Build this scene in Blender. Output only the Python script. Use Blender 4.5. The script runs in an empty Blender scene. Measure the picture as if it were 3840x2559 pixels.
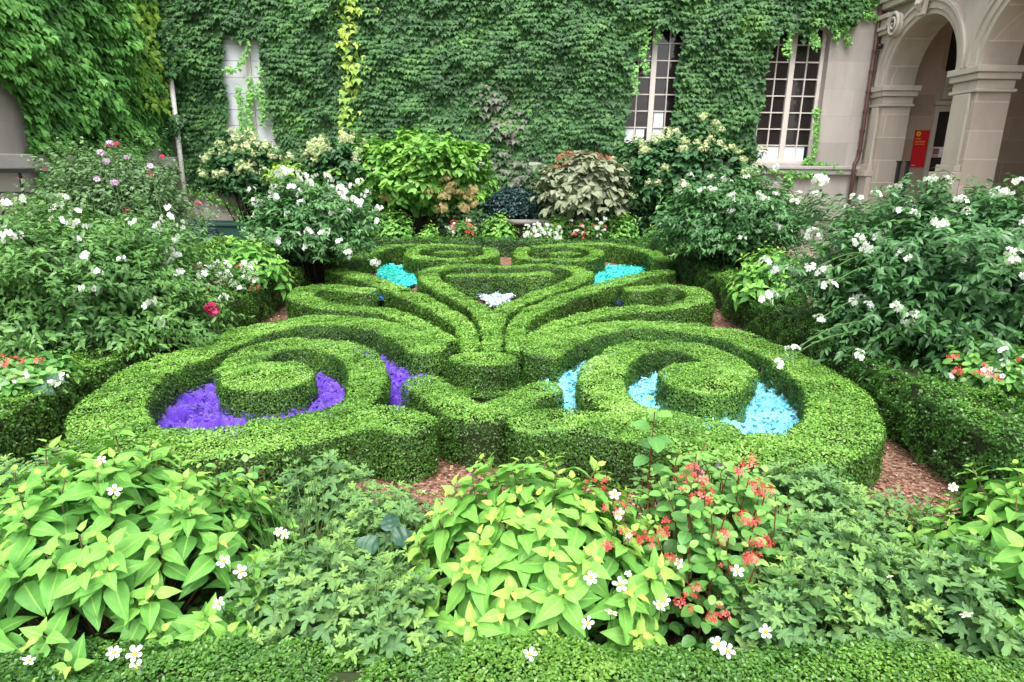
import bpy, math, random
import numpy as np
from mathutils import Matrix, Vector

random.seed(7)
rng = np.random.default_rng(11)
PI = math.pi
SC = bpy.context.scene
COL = SC.collection

# ------------------------------------------------------------------ camera
CAM_H = 1.9
TH = math.radians(15.5)
RO = 0.012
F0 = np.array([0, math.cos(TH), -math.sin(TH)])
U0 = np.array([0, math.sin(TH), math.cos(TH)])
R0 = np.array([1.0, 0, 0])
Rr = math.cos(RO) * R0 + math.sin(RO) * U0
Ur = math.cos(RO) * U0 - math.sin(RO) * R0
cam = bpy.data.cameras.new('camera')
cam.sensor_width = 36.0
cam.lens = 22.5
cam.clip_start = 0.05
cam.clip_end = 500
camo = bpy.data.objects.new('camera', cam)
COL.objects.link(camo)
camo.matrix_world = Matrix(((Rr[0], Ur[0], -F0[0], 0), (Rr[1], Ur[1], -F0[1], 0),
                            (Rr[2], Ur[2], -F0[2], CAM_H), (0, 0, 0, 1)))
SC.camera = camo

# ------------------------------------------------------------------ sky, sun, exposure
SUN_EL, SUN_AZ = math.radians(62), math.radians(178)   # azimuth measured clockwise from +Y
world = bpy.data.worlds.new('World')
SC.world = world
world.use_nodes = True
nt = world.node_tree
bg = nt.nodes['Background']
sky = nt.nodes.new('ShaderNodeTexSky')
sky.sky_type = 'NISHITA'
sky.sun_disc = False
sky.sun_elevation = SUN_EL
sky.sun_rotation = SUN_AZ
sky.air_density = 1.0
sky.dust_density = 4.0
hs = nt.nodes.new('ShaderNodeHueSaturation')
hs.inputs['Saturation'].default_value = 0.35
nt.links.new(sky.outputs[0], hs.inputs['Color'])
nt.links.new(hs.outputs[0], bg.inputs['Color'])
bg.inputs['Strength'].default_value = 0.15
sl = bpy.data.lights.new('sun', 'SUN')
sl.energy = 1.1
sl.angle = math.radians(40)
sl.color = (1.0, 0.96, 0.9)
so = bpy.data.objects.new('sun', sl)
COL.objects.link(so)
sd = Vector((math.sin(SUN_AZ) * math.cos(SUN_EL), math.cos(SUN_AZ) * math.cos(SUN_EL), math.sin(SUN_EL)))
so.rotation_euler = (-sd).to_track_quat('-Z', 'Y').to_euler()
SC.view_settings.view_transform = 'Standard'
SC.view_settings.look = 'None'
SC.view_settings.gamma = 1.0
SC.view_settings.exposure = 1.45
SC.cycles.max_bounces = 8
SC.cycles.diffuse_bounces = 5
SC.cycles.glossy_bounces = 2
SC.cycles.transmission_bounces = 3
SC.cycles.caustics_reflective = False
SC.cycles.caustics_refractive = False

D = 16.5            # distance of the rear facade
HH = 0.35           # height of the clipped box pattern


def ray(ox, oy):
    fx, fy = ox * 3840 / 2353, oy * 2559 / 1568
    u = (fx - 1920) / 2400
    v = (1279.5 - fy) / 2400
    return F0 + u * Rr + v * Ur


def onz(ox, oy, z=HH):
    d = ray(ox, oy)
    t = (z - CAM_H) / d[2]
    return np.array([d[0] * t, d[1] * t, z])


def ony(ox, oy, Y):
    d = ray(ox, oy)
    t = Y / d[1]
    return np.array([d[0] * t, Y, CAM_H + d[2] * t])


def onx(ox, oy, X):
    d = ray(ox, oy)
    t = X / d[0]
    return np.array([X, d[1] * t, CAM_H + d[2] * t])


# ------------------------------------------------------------------ tagging
def tag(o, label=None, cat=None, group=None, kind=None):
    if label: o['label'] = label
    if cat: o['category'] = cat
    if group: o['group'] = group
    if kind: o['kind'] = kind
    return o


def thing(name, loc, label, cat, group=None):
    o = bpy.data.objects.new(name, None)
    o.empty_display_size = 0.1
    o.location = loc
    COL.objects.link(o)
    return tag(o, label, cat, group)


def link(name, me, parent=None):
    o = bpy.data.objects.new(name, me)
    COL.objects.link(o)
    if parent is not None:
        o.parent = parent
        base = np.array(parent.location)
        q = parent.parent
        while q is not None:
            base = base + np.array(q.location); q = q.parent
        o.location = tuple(-base)
    return o


# ------------------------------------------------------------------ mesh building
def make_mesh(name, V, Fs, mat, attrs=None, smooth=False):
    """V (n,3); Fs list of (m,k) index arrays; attrs dict of per-vertex floats"""
    V = np.asarray(V, dtype=np.float32)
    me = bpy.data.meshes.new(name)
    me.vertices.add(len(V))
    me.vertices.foreach_set('co', V.ravel())
    Fs = [np.asarray(f, dtype=np.int32) for f in Fs if len(f)]
    nl = sum(f.size for f in Fs)
    nf = sum(len(f) for f in Fs)
    me.loops.add(nl)
    me.polygons.add(nf)
    me.loops.foreach_set('vertex_index', np.concatenate([f.ravel() for f in Fs]))
    tot = np.concatenate([np.full(len(f), f.shape[1], np.int32) for f in Fs])
    st = np.concatenate([[0], np.cumsum(tot)[:-1]]).astype(np.int32)
    me.polygons.foreach_set('loop_start', st)
    me.polygons.foreach_set('loop_total', tot)
    if smooth:
        me.polygons.foreach_set('use_smooth', np.ones(nf, bool))
    if attrs:
        for k, a in attrs.items():
            at = me.attributes.new(k, 'FLOAT', 'POINT')
            at.data.foreach_set('value', np.asarray(a, np.float32).ravel())
    me.update(calc_edges=True)
    me.materials.append(mat)
    return me


class MB:
    """collects simple solids for one mesh"""
    def __init__(s):
        s.V = []; s.F = {}; s.n = 0

    def add(s, V, F):
        V = np.asarray(V, float).reshape(-1, 3)
        for f in F:
            s.F.setdefault(len(f), []).append([i + s.n for i in f])
        s.V.append(V); s.n += len(V)

    def box(s, x0, x1, y0, y1, z0, z1):
        V = [(x, y, z) for z in (z0, z1) for y in (y0, y1) for x in (x0, x1)]
        s.add(V, [(0, 2, 3, 1), (4, 5, 7, 6), (0, 1, 5, 4), (2, 6, 7, 3), (0, 4, 6, 2), (1, 3, 7, 5)])
        return s

    def tube(s, P, r, k=6, cap=True):
        P = np.asarray(P, float)
        n = len(P)
        rr = np.full(n, r) if np.isscalar(r) else np.asarray(r, float)
        T = np.gradient(P, axis=0)
        T /= np.linalg.norm(T, axis=1)[:, None] + 1e-9
        ref = np.array([0, 0, 1.0]) if abs(T[0][2]) < 0.9 else np.array([1.0, 0, 0])
        V = []
        for i in range(n):
            a = np.cross(T[i], ref); a /= np.linalg.norm(a) + 1e-9
            b = np.cross(T[i], a)
            for j in range(k):
                t = 2 * PI * j / k
                V.append(P[i] + rr[i] * (math.cos(t) * a + math.sin(t) * b))
        F = [(i * k + j, i * k + (j + 1) % k, (i + 1) * k + (j + 1) % k, (i + 1) * k + j)
             for i in range(n - 1) for j in range(k)]
        if cap:
            F += [tuple(range(k - 1, -1, -1)), tuple((n - 1) * k + j for j in range(k))]
        s.add(V, F)
        return s

    def prism(s, pts, a0, a1, ax='x'):
        """polygon pts (p,q) extruded along ax; ax x: (y,z); y: (x,z); z: (x,y)"""
        n = len(pts)
        def mk(a):
            if ax == 'x': return [(a, p, q) for p, q in pts]
            if ax == 'y': return [(p, a, q) for p, q in pts]
            return [(p, q, a) for p, q in pts]
        V = mk(a0) + mk(a1)
        F = [tuple(range(n - 1, -1, -1)), tuple(range(n, 2 * n))]
        F += [(i, (i + 1) % n, n + (i + 1) % n, n + i) for i in range(n)]
        s.add(V, F)
        return s

    def lathe(s, prof, c, k=16):
        V = []; n = len(prof)
        for r, z in prof:
            for j in range(k):
                t = 2 * PI * j / k
                V.append((c[0] + r * math.cos(t), c[1] + r * math.sin(t), c[2] + z))
        F = [(i * k + j, i * k + (j + 1) % k, (i + 1) * k + (j + 1) % k, (i + 1) * k + j)
             for i in range(n - 1) for j in range(k)]
        s.add(V, F)
        return s

    def build(s, name, mat, parent=None, smooth=False, bevel=0):
        V = np.concatenate(s.V)
        me = make_mesh(name, V, [], mat) if False else None
        me = bpy.data.meshes.new(name)
        faces = [f for k in s.F for f in s.F[k]]
        me.from_pydata(V.tolist(), [], faces)
        me.materials.append(mat)
        if smooth:
            me.polygons.foreach_set('use_smooth', np.ones(len(faces), bool))
        me.update()
        import bmesh
        bm = bmesh.new(); bm.from_mesh(me)
        bmesh.ops.recalc_face_normals(bm, faces=bm.faces)
        bm.to_mesh(me); bm.free()
        o = link(name, me, parent)
        if bevel:
            m = o.modifiers.new('bevel', 'BEVEL'); m.width = bevel; m.segments = 2
            m.limit_method = 'ANGLE'
        return o


# ------------------------------------------------------------------ leaf templates
def tpl_leaf(prof, fold=0.25, droop=0.15, waves=0.0):
    """prof: list of (t, halfwidth). returns V, quads, e"""
    V = []; e = []
    for i, (t, w) in enumerate(prof):
        z0 = -droop * t * t
        wv = waves * math.sin(i * 2.1)
        V += [(-w, t, z0 + fold * w + wv * w), (0, t, z0), (w, t, z0 + fold * w - wv * w)]
        e += [1, 0, 1]
    Q = []
    for i in range(len(prof) - 1):
        a = 3 * i
        Q += [(a, a + 1, a + 4, a + 3), (a + 1, a + 2, a + 5, a + 4)]
    return np.array(V, float), np.array(Q), np.array(e, float)


def tpl_fan(outline, center, lift=0.0, droop=0.0):
    V = [center + (0,)] if len(center) == 2 else [center]
    for x, y in outline:
        V.append((x, y, lift * abs(x) - droop * y * y))
    n = len(outline)
    T = [(0, 1 + i, 1 + (i + 1) % n) for i in range(n)]
    e = [0] + [1] * n
    return np.array(V, float), np.array(T), np.array(e, float)


T_BOX = tpl_leaf([(0, .04), (.35, .32), (.72, .28), (1, .03)], fold=.35, droop=.1)
T_QUAD = (np.array([(0, 0, 0), (.33, .5, .08), (0, 1, -.08), (-.33, .5, .08)], float), np.array([(0, 1, 2, 3)]), np.array([0, 1, 0, 1.]))
T_LANCE = tpl_leaf([(0, .02), (.22, .17), (.55, .18), (.85, .08), (1, .01)], fold=.3, droop=.25)
T_OVAL = tpl_leaf([(0, .03), (.2, .26), (.5, .34), (.8, .22), (1, .02)], fold=.25, droop=.2)
T_ROUND = tpl_leaf([(0, .05), (.12, .24), (.35, .38), (.65, .38), (.88, .22), (1, .04)], fold=.3, droop=.25)
T_IVY = tpl_fan([(.12, 0), (.3, .12), (.5, .38), (.26, .5), (.16, .66), (0, 1), (-.16, .66), (-.26, .5), (-.5, .38), (-.3, .12), (-.12, 0)],
                (0, .3, .1), lift=.1, droop=.25)
# palmate leaf: five leaflets
T_HYD = tpl_leaf([(0, .03), (.15, .22), (.4, .34), (.7, .26), (.9, .1), (1, .01)], fold=.22, droop=.35)


def big_leaf(seed, asp=.27, rows=9, serr=0.0, young=0.0):
    """large veined leaf: grid of rows x 7"""
    r = random.Random(seed)
    V = []; e = []
    cols = [-1, -.66, -.33, 0, .33, .66, 1]
    dr = r.uniform(.18, .5); fo = r.uniform(.12, .5); tw = r.uniform(-.25, .25)
    ph = r.uniform(0, 6); amp = r.uniform(.01, .035)
    for i in range(rows):
        t = i / (rows - 1)
        w = asp * (math.sin(PI * min(1, t ** .62)) ** .85) * (1 - .35 * t) * 1.08
        if t > .86: w *= (1 - t) / .14 * .9 + .1
        if i == 0: w = .012
        if i == rows - 1: w = .004
        for c in cols:
            x = c * w
            z = -dr * t * t * .8 + fo * abs(x) - .55 * fo * x * x * 2 + tw * x * t
            z += amp * math.sin(t * 17 + ph + abs(c) * 2.5) * abs(c)
            z += .012 * math.cos(t * 40 - abs(c) * 5) * (1 - abs(c) * .4)
            V.append((x, t * (1 - .15 * dr * t), z))
            e.append(abs(c))
    Q = []
    nc = len(cols)
    for i in range(rows - 1):
        for j in range(nc - 1):
            a = i * nc + j
            Q.append((a, a + 1, a + nc + 1, a + nc))
    return np.array(V, float), np.array(Q), np.array(e, float)


BIG = [big_leaf(s) for s in range(8)]


def lobed_leaf(seed, cut=.5):
    """deeply cut scented-pelargonium leaf, pinnate lobes"""
    r = random.Random(seed)
    out = []
    lobes = [(-70, .52), (-38, .78), (0, 1.0), (38, .78), (70, .52)]
    lobes = [(90 + a * 1.25, L) for a, L in lobes]
    pts = []
    lobes = sorted(lobes)
    pts.append((0.04, 0.0))
    for i, (a, L) in enumerate(lobes):
        for da, rr in ((-15, .62), (-12, .8), (-7, .84), (-5, .97), (0, 1.0), (5, .95), (8, .82), (13, .79), (15, .6)):
            aa = math.radians(a + da * 1.05 + r.uniform(-1.5, 1.5)); l = L * rr * r.uniform(.93, 1.05)
            pts.append((math.cos(aa) * l * .86, .12 + math.sin(aa) * l * .9))
        if i < len(lobes) - 1:
            aa = math.radians((a + lobes[i + 1][0]) / 2); l = .5 * (L + lobes[i + 1][1]) * cut
            pts.append((math.cos(aa) * l * .86, .12 + math.sin(aa) * l * .9))
    pts.append((-0.04, 0.0))
    V, T, e = tpl_fan(pts, (0, .3, 0.0))
    V[:, 2] += .22 * np.abs(V[:, 0]) - .3 * V[:, 1] ** 2 + .05 * np.sin(V[:, 0] * 21 + V[:, 1] * 17)
    V[0, 2] -= .06
    return V, T, e


LOB = [lobed_leaf(s, c) for s, c in ((1, .5), (2, .42), (3, .58), (4, .48))]


def flower_tpl(n, L, w, cup=.2, seed=0):
    r = random.Random(seed)
    V = []; F = []; e = []
    for k in range(n):
        a = 2 * PI * k / n + r.uniform(-.12, .12)
        ca, sa = math.cos(a), math.sin(a)
        l = L * r.uniform(.88, 1.08)
        dz = r.uniform(-.12, .12)
        base = len(V)
        for t, h in ((.12, .12), (.45, .8), (.78, 1.0), (1.0, .45)):
            for s in (-1, 1):
                x, y = t * l, s * h * w / 2
                V.append((ca * x - sa * y, sa * x + ca * y, cup * t * l * (1 - .5 * t) + dz * t * l))
                e.append(t)
        for i in range(3):
            a0 = base + 2 * i
            F.append((a0, a0 + 1, a0 + 3, a0 + 2))
    return np.array(V, float), np.array(F), np.array(e, float)


# ------------------------------------------------------------------ leaf clouds
def norm(a):
    return a / (np.linalg.norm(a, axis=-1, keepdims=True) + 1e-9)


def frames(N, Tp):
    """N normals, Tp tip directions -> rotation matrices (n,3,3) whose columns are side, tip, normal"""
    N = norm(N)
    Tp = Tp - (Tp * N).sum(-1, keepdims=True) * N
    Tp = norm(Tp)
    X = np.cross(Tp, N)
    return np.stack([X, Tp, N], axis=-1)


def cloud(tpl, P, N, Tp, S, tint):
    """returns V, F, tint, e arrays"""
    V0, F0_, e0 = tpl
    R = frames(N, Tp)
    S = np.broadcast_to(S, (len(P),))
    V = np.einsum('nij,kj->nki', R, V0) * S[:, None, None] + P[:, None, :]
    k = len(V0)
    F = F0_[None] + (np.arange(len(P)) * k)[:, None, None]
    return (V.reshape(-1, 3), F.reshape(-1, F0_.shape[1]), np.repeat(np.broadcast_to(tint, (len(P),)), k), np.tile(e0, len(P)))


def join(cl):
    V = []; F = []; t = []; e = []; n = 0
    for a in cl:
        V.append(a[0]); F.append(a[1] + n); t.append(a[2]); e.append(a[3]); n += len(a[0])
    byk = {}
    for f in F: byk.setdefault(f.shape[1], []).append(f)
    return np.concatenate(V), [np.concatenate(v) for v in byk.values()], np.concatenate(t), np.concatenate(e)


def leaves_obj(name, cl, mat, parent=None, smooth=False):
    if not isinstance(cl, list): cl = [cl]
    cl = [c for c in cl if len(c[0])]
    V, F, t, e = join(cl)
    return link(name, make_mesh(name, V, F, mat, {'tint': t, 'edge': e}, smooth), parent)


def rnd(n, s=1.0):
    return rng.normal(0, s, (n, 3))


# value noise: sums of sines with random directions
_nd = [(rng.normal(0, 1, 3), rng.uniform(0, 6.28)) for _ in range(24)]


def noise(P, f):
    P = np.asarray(P, float)
    r = np.zeros(len(P))
    for i, (d, ph) in enumerate(_nd):
        dd = d / np.linalg.norm(d) * f * (0.7 + .05 * i)
        r += np.sin(P @ dd * 2 * PI + ph + 1.3 * np.sin(P @ _nd[(i + 5) % 24][0] * f * 2 + i))
    return r / math.sqrt(24) / .9


def inpoly(x, y, poly):
    poly = np.asarray(poly)
    c = np.zeros(len(x), bool)
    n = len(poly)
    for i in range(n):
        x0, y0 = poly[i]; x1, y1 = poly[(i + 1) % n]
        if y0 == y1: continue
        m = ((y0 > y) != (y1 > y)) & (x < (x1 - x0) * (y - y0) / (y1 - y0) + x0)
        c ^= m
    return c


def spline(pts, step=0.04):
    P = np.asarray(pts, float)
    P = np.vstack([2 * P[0] - P[1], P, 2 * P[-1] - P[-2]])
    out = []
    for i in range(1, len(P) - 2):
        p0, p1, p2, p3 = P[i - 1], P[i], P[i + 1], P[i + 2]
        L = np.linalg.norm(p2 - p1)
        n = max(2, int(L / step))
        t = np.linspace(0, 1, n, endpoint=False)[:, None]
        out.append(.5 * ((2 * p1) + (-p0 + p2) * t + (2 * p0 - 5 * p1 + 4 * p2 - p3) * t ** 2 + (-p0 + 3 * p1 - 3 * p2 + p3) * t ** 3))
    out.append(P[-2][None])
    return np.concatenate(out)


# ------------------------------------------------------------------ materials
def newmat(name):
    m = bpy.data.materials.new(name)
    m.use_nodes = True
    n = m.node_tree
    return m, n, n.nodes['Principled BSDF'], n.nodes['Material Output']


def ramp(n, fac, stops):
    r = n.nodes.new('ShaderNodeValToRGB')
    el = r.color_ramp.elements
    while len(el) < len(stops): el.new(.5)
    for i, (p, c) in enumerate(stops):
        el[i].position = p; el[i].color = (*c, 1)
    n.links.new(fac, r.inputs[0])
    return r.outputs[0]


def mix(n, fac, a, b, bt='MIX'):
    m = n.nodes.new('ShaderNodeMix')
    m.data_type = 'RGBA'; m.blend_type = bt
    for s, v in ((m.inputs[0], fac), (m.inputs[6], a), (m.inputs[7], b)):
        if isinstance(v, (int, float)): s.default_value = v
        elif isinstance(v, tuple): s.default_value = (*v, 1)
        else: n.links.new(v, s)
    return m.outputs[2]


def math_(n, op, a, b=0.0, c=None):
    m = n.nodes.new('ShaderNodeMath'); m.operation = op; m.use_clamp = False
    for i, v in enumerate((a, b, c)):
        if v is None: continue
        if isinstance(v, (int, float)): m.inputs[i].default_value = v
        else: n.links.new(v, m.inputs[i])
    return m.outputs[0]


def noise_tex(n, scale, detail=3, rough=.55, vec=None, dist=0.0):
    t = n.nodes.new('ShaderNodeTexNoise')
    t.inputs['Scale'].default_value = scale
    t.inputs['Detail'].default_value = detail
    t.inputs['Roughness'].default_value = rough
    t.inputs['Distortion'].default_value = dist
    if vec is None:
        g = n.nodes.new('ShaderNodeNewGeometry'); vec = g.outputs['Position']
    n.links.new(vec, t.inputs['Vector'])
    return t.outputs['Fac']


def leafmat(name, cols, rough=.45, spec=.4, trans=.28, vein=None, veinw=.25, patch=1.5, patchamt=.35):
    m, n, b, out = newmat(name)
    at = n.nodes.new('ShaderNodeAttribute'); at.attribute_name = 'tint'
    pn = noise_tex(n, patch, 3)
    f = math_(n, 'ADD', at.outputs['Fac'], math_(n, 'MULTIPLY', math_(n, 'SUBTRACT', pn, .5), patchamt))
    k = len(cols)
    c = ramp(n, f, [(i / (k - 1), x) for i, x in enumerate(cols)])
    if vein:
        e = n.nodes.new('ShaderNodeAttribute'); e.attribute_name = 'edge'
        mr = n.nodes.new('ShaderNodeMapRange'); n.links.new(e.outputs['Fac'], mr.inputs[0])
        mr.inputs[1].default_value = 0; mr.inputs[2].default_value = veinw
        mr.inputs[3].default_value = 1; mr.inputs[4].default_value = 0
        c = mix(n, math_(n, 'MULTIPLY', mr.outputs[0], .8), c, vein)
    # fine mottling inside each leaf
    c = mix(n, math_(n, 'MULTIPLY', noise_tex(n, 60, 2), .25), c, tuple(min(1, x * 1.5 + .01) for x in cols[k // 2]))
    n.links.new(c, b.inputs['Base Color'])
    b.inputs['Roughness'].default_value = rough
    b.inputs['Specular IOR Level'].default_value = spec
    if vein:
        bp = n.nodes.new('ShaderNodeBump'); bp.inputs['Strength'].default_value = .35; bp.inputs['Distance'].default_value = .004
        n.links.new(noise_tex(n, 110, 3, .6, dist=.6), bp.inputs['Height'])
        n.links.new(bp.outputs[0], b.inputs['Normal'])
    if trans:
        tr = n.nodes.new('ShaderNodeBsdfTranslucent')
        tc = mix(n, 1.0, c, (1.0, 1.15, .55), 'MULTIPLY')
        n.links.new(tc, tr.inputs['Color'])
        ms = n.nodes.new('ShaderNodeMixShader'); ms.inputs[0].default_value = trans
        n.links.new(b.outputs[0], ms.inputs[1]); n.links.new(tr.outputs[0], ms.inputs[2])
        n.links.new(ms.outputs[0], out.inputs['Surface'])
    return m


def plain(name, col, rough=.6, spec=.3, nscale=8, namt=.25, metal=0, bump=0, bscale=40):
    m, n, b, out = newmat(name)
    f = noise_tex(n, nscale, 4)
    c = mix(n, f, tuple(x * (1 - namt) for x in col), tuple(min(1, x * (1 + namt)) for x in col))
    n.links.new(c, b.inputs['Base Color'])
    b.inputs['Roughness'].default_value = rough
    b.inputs['Specular IOR Level'].default_value = spec
    b.inputs['Metallic'].default_value = metal
    if bump:
        bp = n.nodes.new('ShaderNodeBump'); bp.inputs['Strength'].default_value = bump
        bp.inputs['Distance'].default_value = .02
        n.links.new(noise_tex(n, bscale, 4), bp.inputs['Height'])
        n.links.new(bp.outputs[0], b.inputs['Normal'])
    return m


def stone(name, col, bw=1.0, bh=.42, joint=(.62, .56, .5), msize=.012, stain=.35, jmix=.7):
    m, n, b, out = newmat(name)
    g = n.nodes.new('ShaderNodeNewGeometry')
    sp = n.nodes.new('ShaderNodeSeparateXYZ'); n.links.new(g.outputs['Position'], sp.inputs[0])
    cx = n.nodes.new('ShaderNodeCombineXYZ')
    n.links.new(math_(n, 'ADD', sp.outputs[0], sp.outputs[1]), cx.inputs[0])
    n.links.new(sp.outputs[2], cx.inputs[1])
    br = n.nodes.new('ShaderNodeTexBrick')
    n.links.new(cx.outputs[0], br.inputs['Vector'])
    br.inputs['Scale'].default_value = 1
    br.inputs['Brick Width'].default_value = bw
    br.inputs['Row Height'].default_value = bh
    br.inputs['Mortar Size'].default_value = msize
    br.inputs['Mortar Smooth'].default_value = .3
    br.inputs['Color1'].default_value = (*[x * .86 for x in col], 1)
    br.inputs['Color2'].default_value = (*[x * 1.12 for x in col], 1)
    br.inputs['Mortar'].default_value = (*[c * (1 - jmix) + j * jmix for c, j in zip(col, joint)], 1)
    # weather stains: streaks running down
    mp = n.nodes.new('ShaderNodeMapping'); mp.inputs['Scale'].default_value = (1.6, 1.6, .35)
    n.links.new(g.outputs['Position'], mp.inputs[0])
    st = noise_tex(n, 1.2, 5, .65, mp.outputs[0])
    sm = n.nodes.new('ShaderNodeMapRange'); n.links.new(st, sm.inputs[0])
    sm.inputs[1].default_value = .42; sm.inputs[2].default_value = .72
    sm.inputs[3].default_value = 0; sm.inputs[4].default_value = stain
    c = mix(n, sm.outputs[0], br.outputs['Color'], tuple(x * .5 for x in col))
    c = mix(n, math_(n, 'MULTIPLY', noise_tex(n, 28, 4, .7), .3), c, tuple(x * 1.25 for x in col))
    n.links.new(c, b.inputs['Base Color'])
    b.inputs['Roughness'].default_value = .85
    b.inputs['Specular IOR Level'].default_value = .2
    bp = n.nodes.new('ShaderNodeBump'); bp.inputs['Strength'].default_value = .35; bp.inputs['Distance'].default_value = .01
    n.links.new(noise_tex(n, 45, 5, .7), bp.inputs['Height'])
    n.links.new(bp.outputs[0], b.inputs['Normal'])
    return m


M = {}
M['box'] = leafmat('box_leaf', [(.018, .055, .010), (.06, .165, .02), (.165, .36, .05), (.30, .52, .11)], rough=.4, spec=.5, trans=.22, patch=1.1, patchamt=.5)
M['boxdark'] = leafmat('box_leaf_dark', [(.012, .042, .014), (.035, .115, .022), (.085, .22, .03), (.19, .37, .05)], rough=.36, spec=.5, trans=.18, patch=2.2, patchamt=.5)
M['twig'] = plain('bark_brown', (.022, .022, .012), .9, .1, 30, .5)
M['core'] = plain('inner_growth', (.035, .05, .02), .9, .1, 60, .6)
M['stem'] = plain('stem_tan', (.16, .11, .06), .8, .15, 30, .4)
M['stemred'] = plain('stem_red', (.16, .035, .02), .5, .3, 30, .4)
M['stemgreen'] = plain('stem_green', (.09, .17, .05), .6, .3, 30, .3)
M['ivy'] = leafmat('ivy_leaf', [(.013, .046, .017), (.033, .105, .030), (.070, .185, .046), (.155, .33, .062)], rough=.5, spec=.28, trans=.12, patch=.7, patchamt=.5)
M['ivyl'] = leafmat('ivy_leaf_light', [(.03, .10, .026), (.08, .26, .05), (.17, .42, .09), (.30, .56, .14)], rough=.45, spec=.35, trans=.15, patch=.8, patchamt=.5)
M['ivyy'] = leafmat('ivy_leaf_yellow', [(.09, .24, .03), (.20, .40, .05), (.38, .54, .07), (.52, .58, .11)], rough=.45, spec=.4, trans=.3)
M['ivyr'] = leafmat('ivy_leaf_bronze', [(.04, .07, .04), (.09, .11, .07), (.16, .15, .12)], rough=.45, spec=.45, trans=.12)
M['sol'] = leafmat('shrub_leaf', [(.014, .055, .02), (.04, .135, .04), (.095, .24, .07), (.18, .36, .10)], rough=.36, spec=.5, trans=.2, patch=1.5)
M['soll'] = leafmat('shrub_leaf_light', [(.022, .075, .02), (.062, .17, .04), (.13, .29, .065), (.23, .41, .10)], rough=.4, spec=.45, trans=.22, patch=1.5)
M['rose'] = leafmat('rose_leaf', [(.06, .12, .05), (.13, .24, .10), (.22, .36, .16)], rough=.5, spec=.35, trans=.25)
M['hyd'] = leafmat('hydrangea_leaf', [(.03, .10, .02), (.09, .26, .04), (.19, .42, .07), (.33, .56, .10)], rough=.5, spec=.35, trans=.25)
M['hydd'] = leafmat('hydrangea_leaf_dark', [(.018, .06, .022), (.045, .14, .045), (.09, .23, .07)], rough=.5, spec=.4, trans=.15)
M['hydg'] = leafmat('hydrangea_leaf_grey', [(.09, .15, .07), (.2, .25, .14), (.3, .32, .22), (.3, .22, .18)], rough=.6, spec=.35, trans=.2)
M['lime'] = leafmat('salvia_leaf', [(.05, .19, .04), (.11, .33, .055), (.20, .45, .08), (.34, .52, .09), (.47, .49, .10)], rough=.5, spec=.25, trans=.2, vein=(.36, .58, .12), veinw=.12, patch=4, patchamt=.12)
M['pel'] = leafmat('pelargonium_leaf', [(.05, .14, .06), (.11, .25, .095), (.22, .39, .10), (.37, .52, .11)], rough=.6, spec=.3, trans=.25, vein=(.10, .08, .10), veinw=.35, patch=5, patchamt=.3)
M['beg'] = leafmat('begonia_leaf', [(.03, .13, .035), (.08, .25, .06), (.19, .42, .09), (.32, .52, .12)], rough=.32, spec=.4, trans=.22, vein=(.2, .34, .12), veinw=.12, patch=5, patchamt=.2)
M['dark'] = leafmat('dark_glossy_leaf', [(.01, .04, .022), (.03, .09, .05), (.06, .15, .08)], rough=.4, spec=.4, trans=.05)
M['metalleaf'] = leafmat('silver_black_leaf', [(.006, .010, .008), (.02, .03, .025), (.06, .09, .075)], rough=.38, spec=.5, trans=0, vein=(.004, .006, .005), veinw=.5)
M['bluegreen'] = leafmat('blue_green_leaf', [(.012, .035, .035), (.03, .07, .07), (.06, .12, .11)], rough=.35, spec=.5, trans=.1)
M['white'] = leafmat('white_petal', [(.72, .74, .76), (.85, .86, .86), (.9, .9, .9)], rough=.6, spec=.2, trans=.3)
M['cream'] = leafmat('cream_petal', [(.28, .42, .15), (.58, .64, .36), (.76, .76, .56)], rough=.6, spec=.2, trans=.25)
M['tan'] = leafmat('faded_petal', [(.28, .30, .09), (.42, .34, .15), (.50, .36, .22)], rough=.7, spec=.15, trans=.2)
M['red'] = leafmat('red_petal', [(.55, .03, .035), (.74, .09, .09), (.80, .24, .22)], rough=.5, spec=.3, trans=.25)
M['pink'] = leafmat('pink_petal', [(.62, .03, .14), (.72, .08, .22), (.75, .25, .38)], rough=.55, spec=.2, trans=.25)
M['lilac'] = leafmat('lilac_petal', [(.5, .3, .55), (.62, .45, .66), (.7, .6, .72)], rough=.55, spec=.2, trans=.25)
M['rosy'] = leafmat('rosy_sepal', [(.35, .10, .07), (.45, .17, .12), (.45, .28, .18)], rough=.6, spec=.2, trans=.2)
M['yellow'] = plain('pollen_yellow', (.75, .38, .03), .7, .2, 200, .3)
M['redglass'] = plain('red_cane', (.35, .004, .006), .3, .5, 20, .2)
M['stone'] = stone('pale_limestone', (.46, .405, .335), 1.3, .52, joint=(.80,.74,.65), jmix=.55, stain=.6)
M['stonewall'] = stone('grey_limestone', (.43, .395, .36), 1.9, .62, joint=(.30, .26, .24), msize=.006, stain=.5, jmix=.5)
M['stonein'] = stone('inner_limestone', (.40, .32, .25), 1.3, .52, jmix=.3)
M['trim'] = stone('moulded_limestone', (.49, .44, .37), 3.1, 5.0, stain=.55)
M['ledge'] = plain('ledge_stone', (.42, .40, .38), .85, .2, 3, .25, bump=.3)
M['paint'] = plain('window_paint', (.62, .57, .52), .5, .35, 5, .1)
M['board'] = plain('painted_board', (.70, .73, .76), .6, .3, 2, .08)
M['paper'] = plain('white_paper', (.82, .86, .90), .8, .2, 2, .04)
M['pipe'] = plain('white_pipe', (.75, .72, .68), .45, .4, 4, .08)
M['pipebrown'] = plain('brown_pipe', (.10, .045, .035), .5, .4, 12, .4)
M['iron'] = plain('black_iron', (.012, .013, .015), .4, .5, 10, .3)
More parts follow.
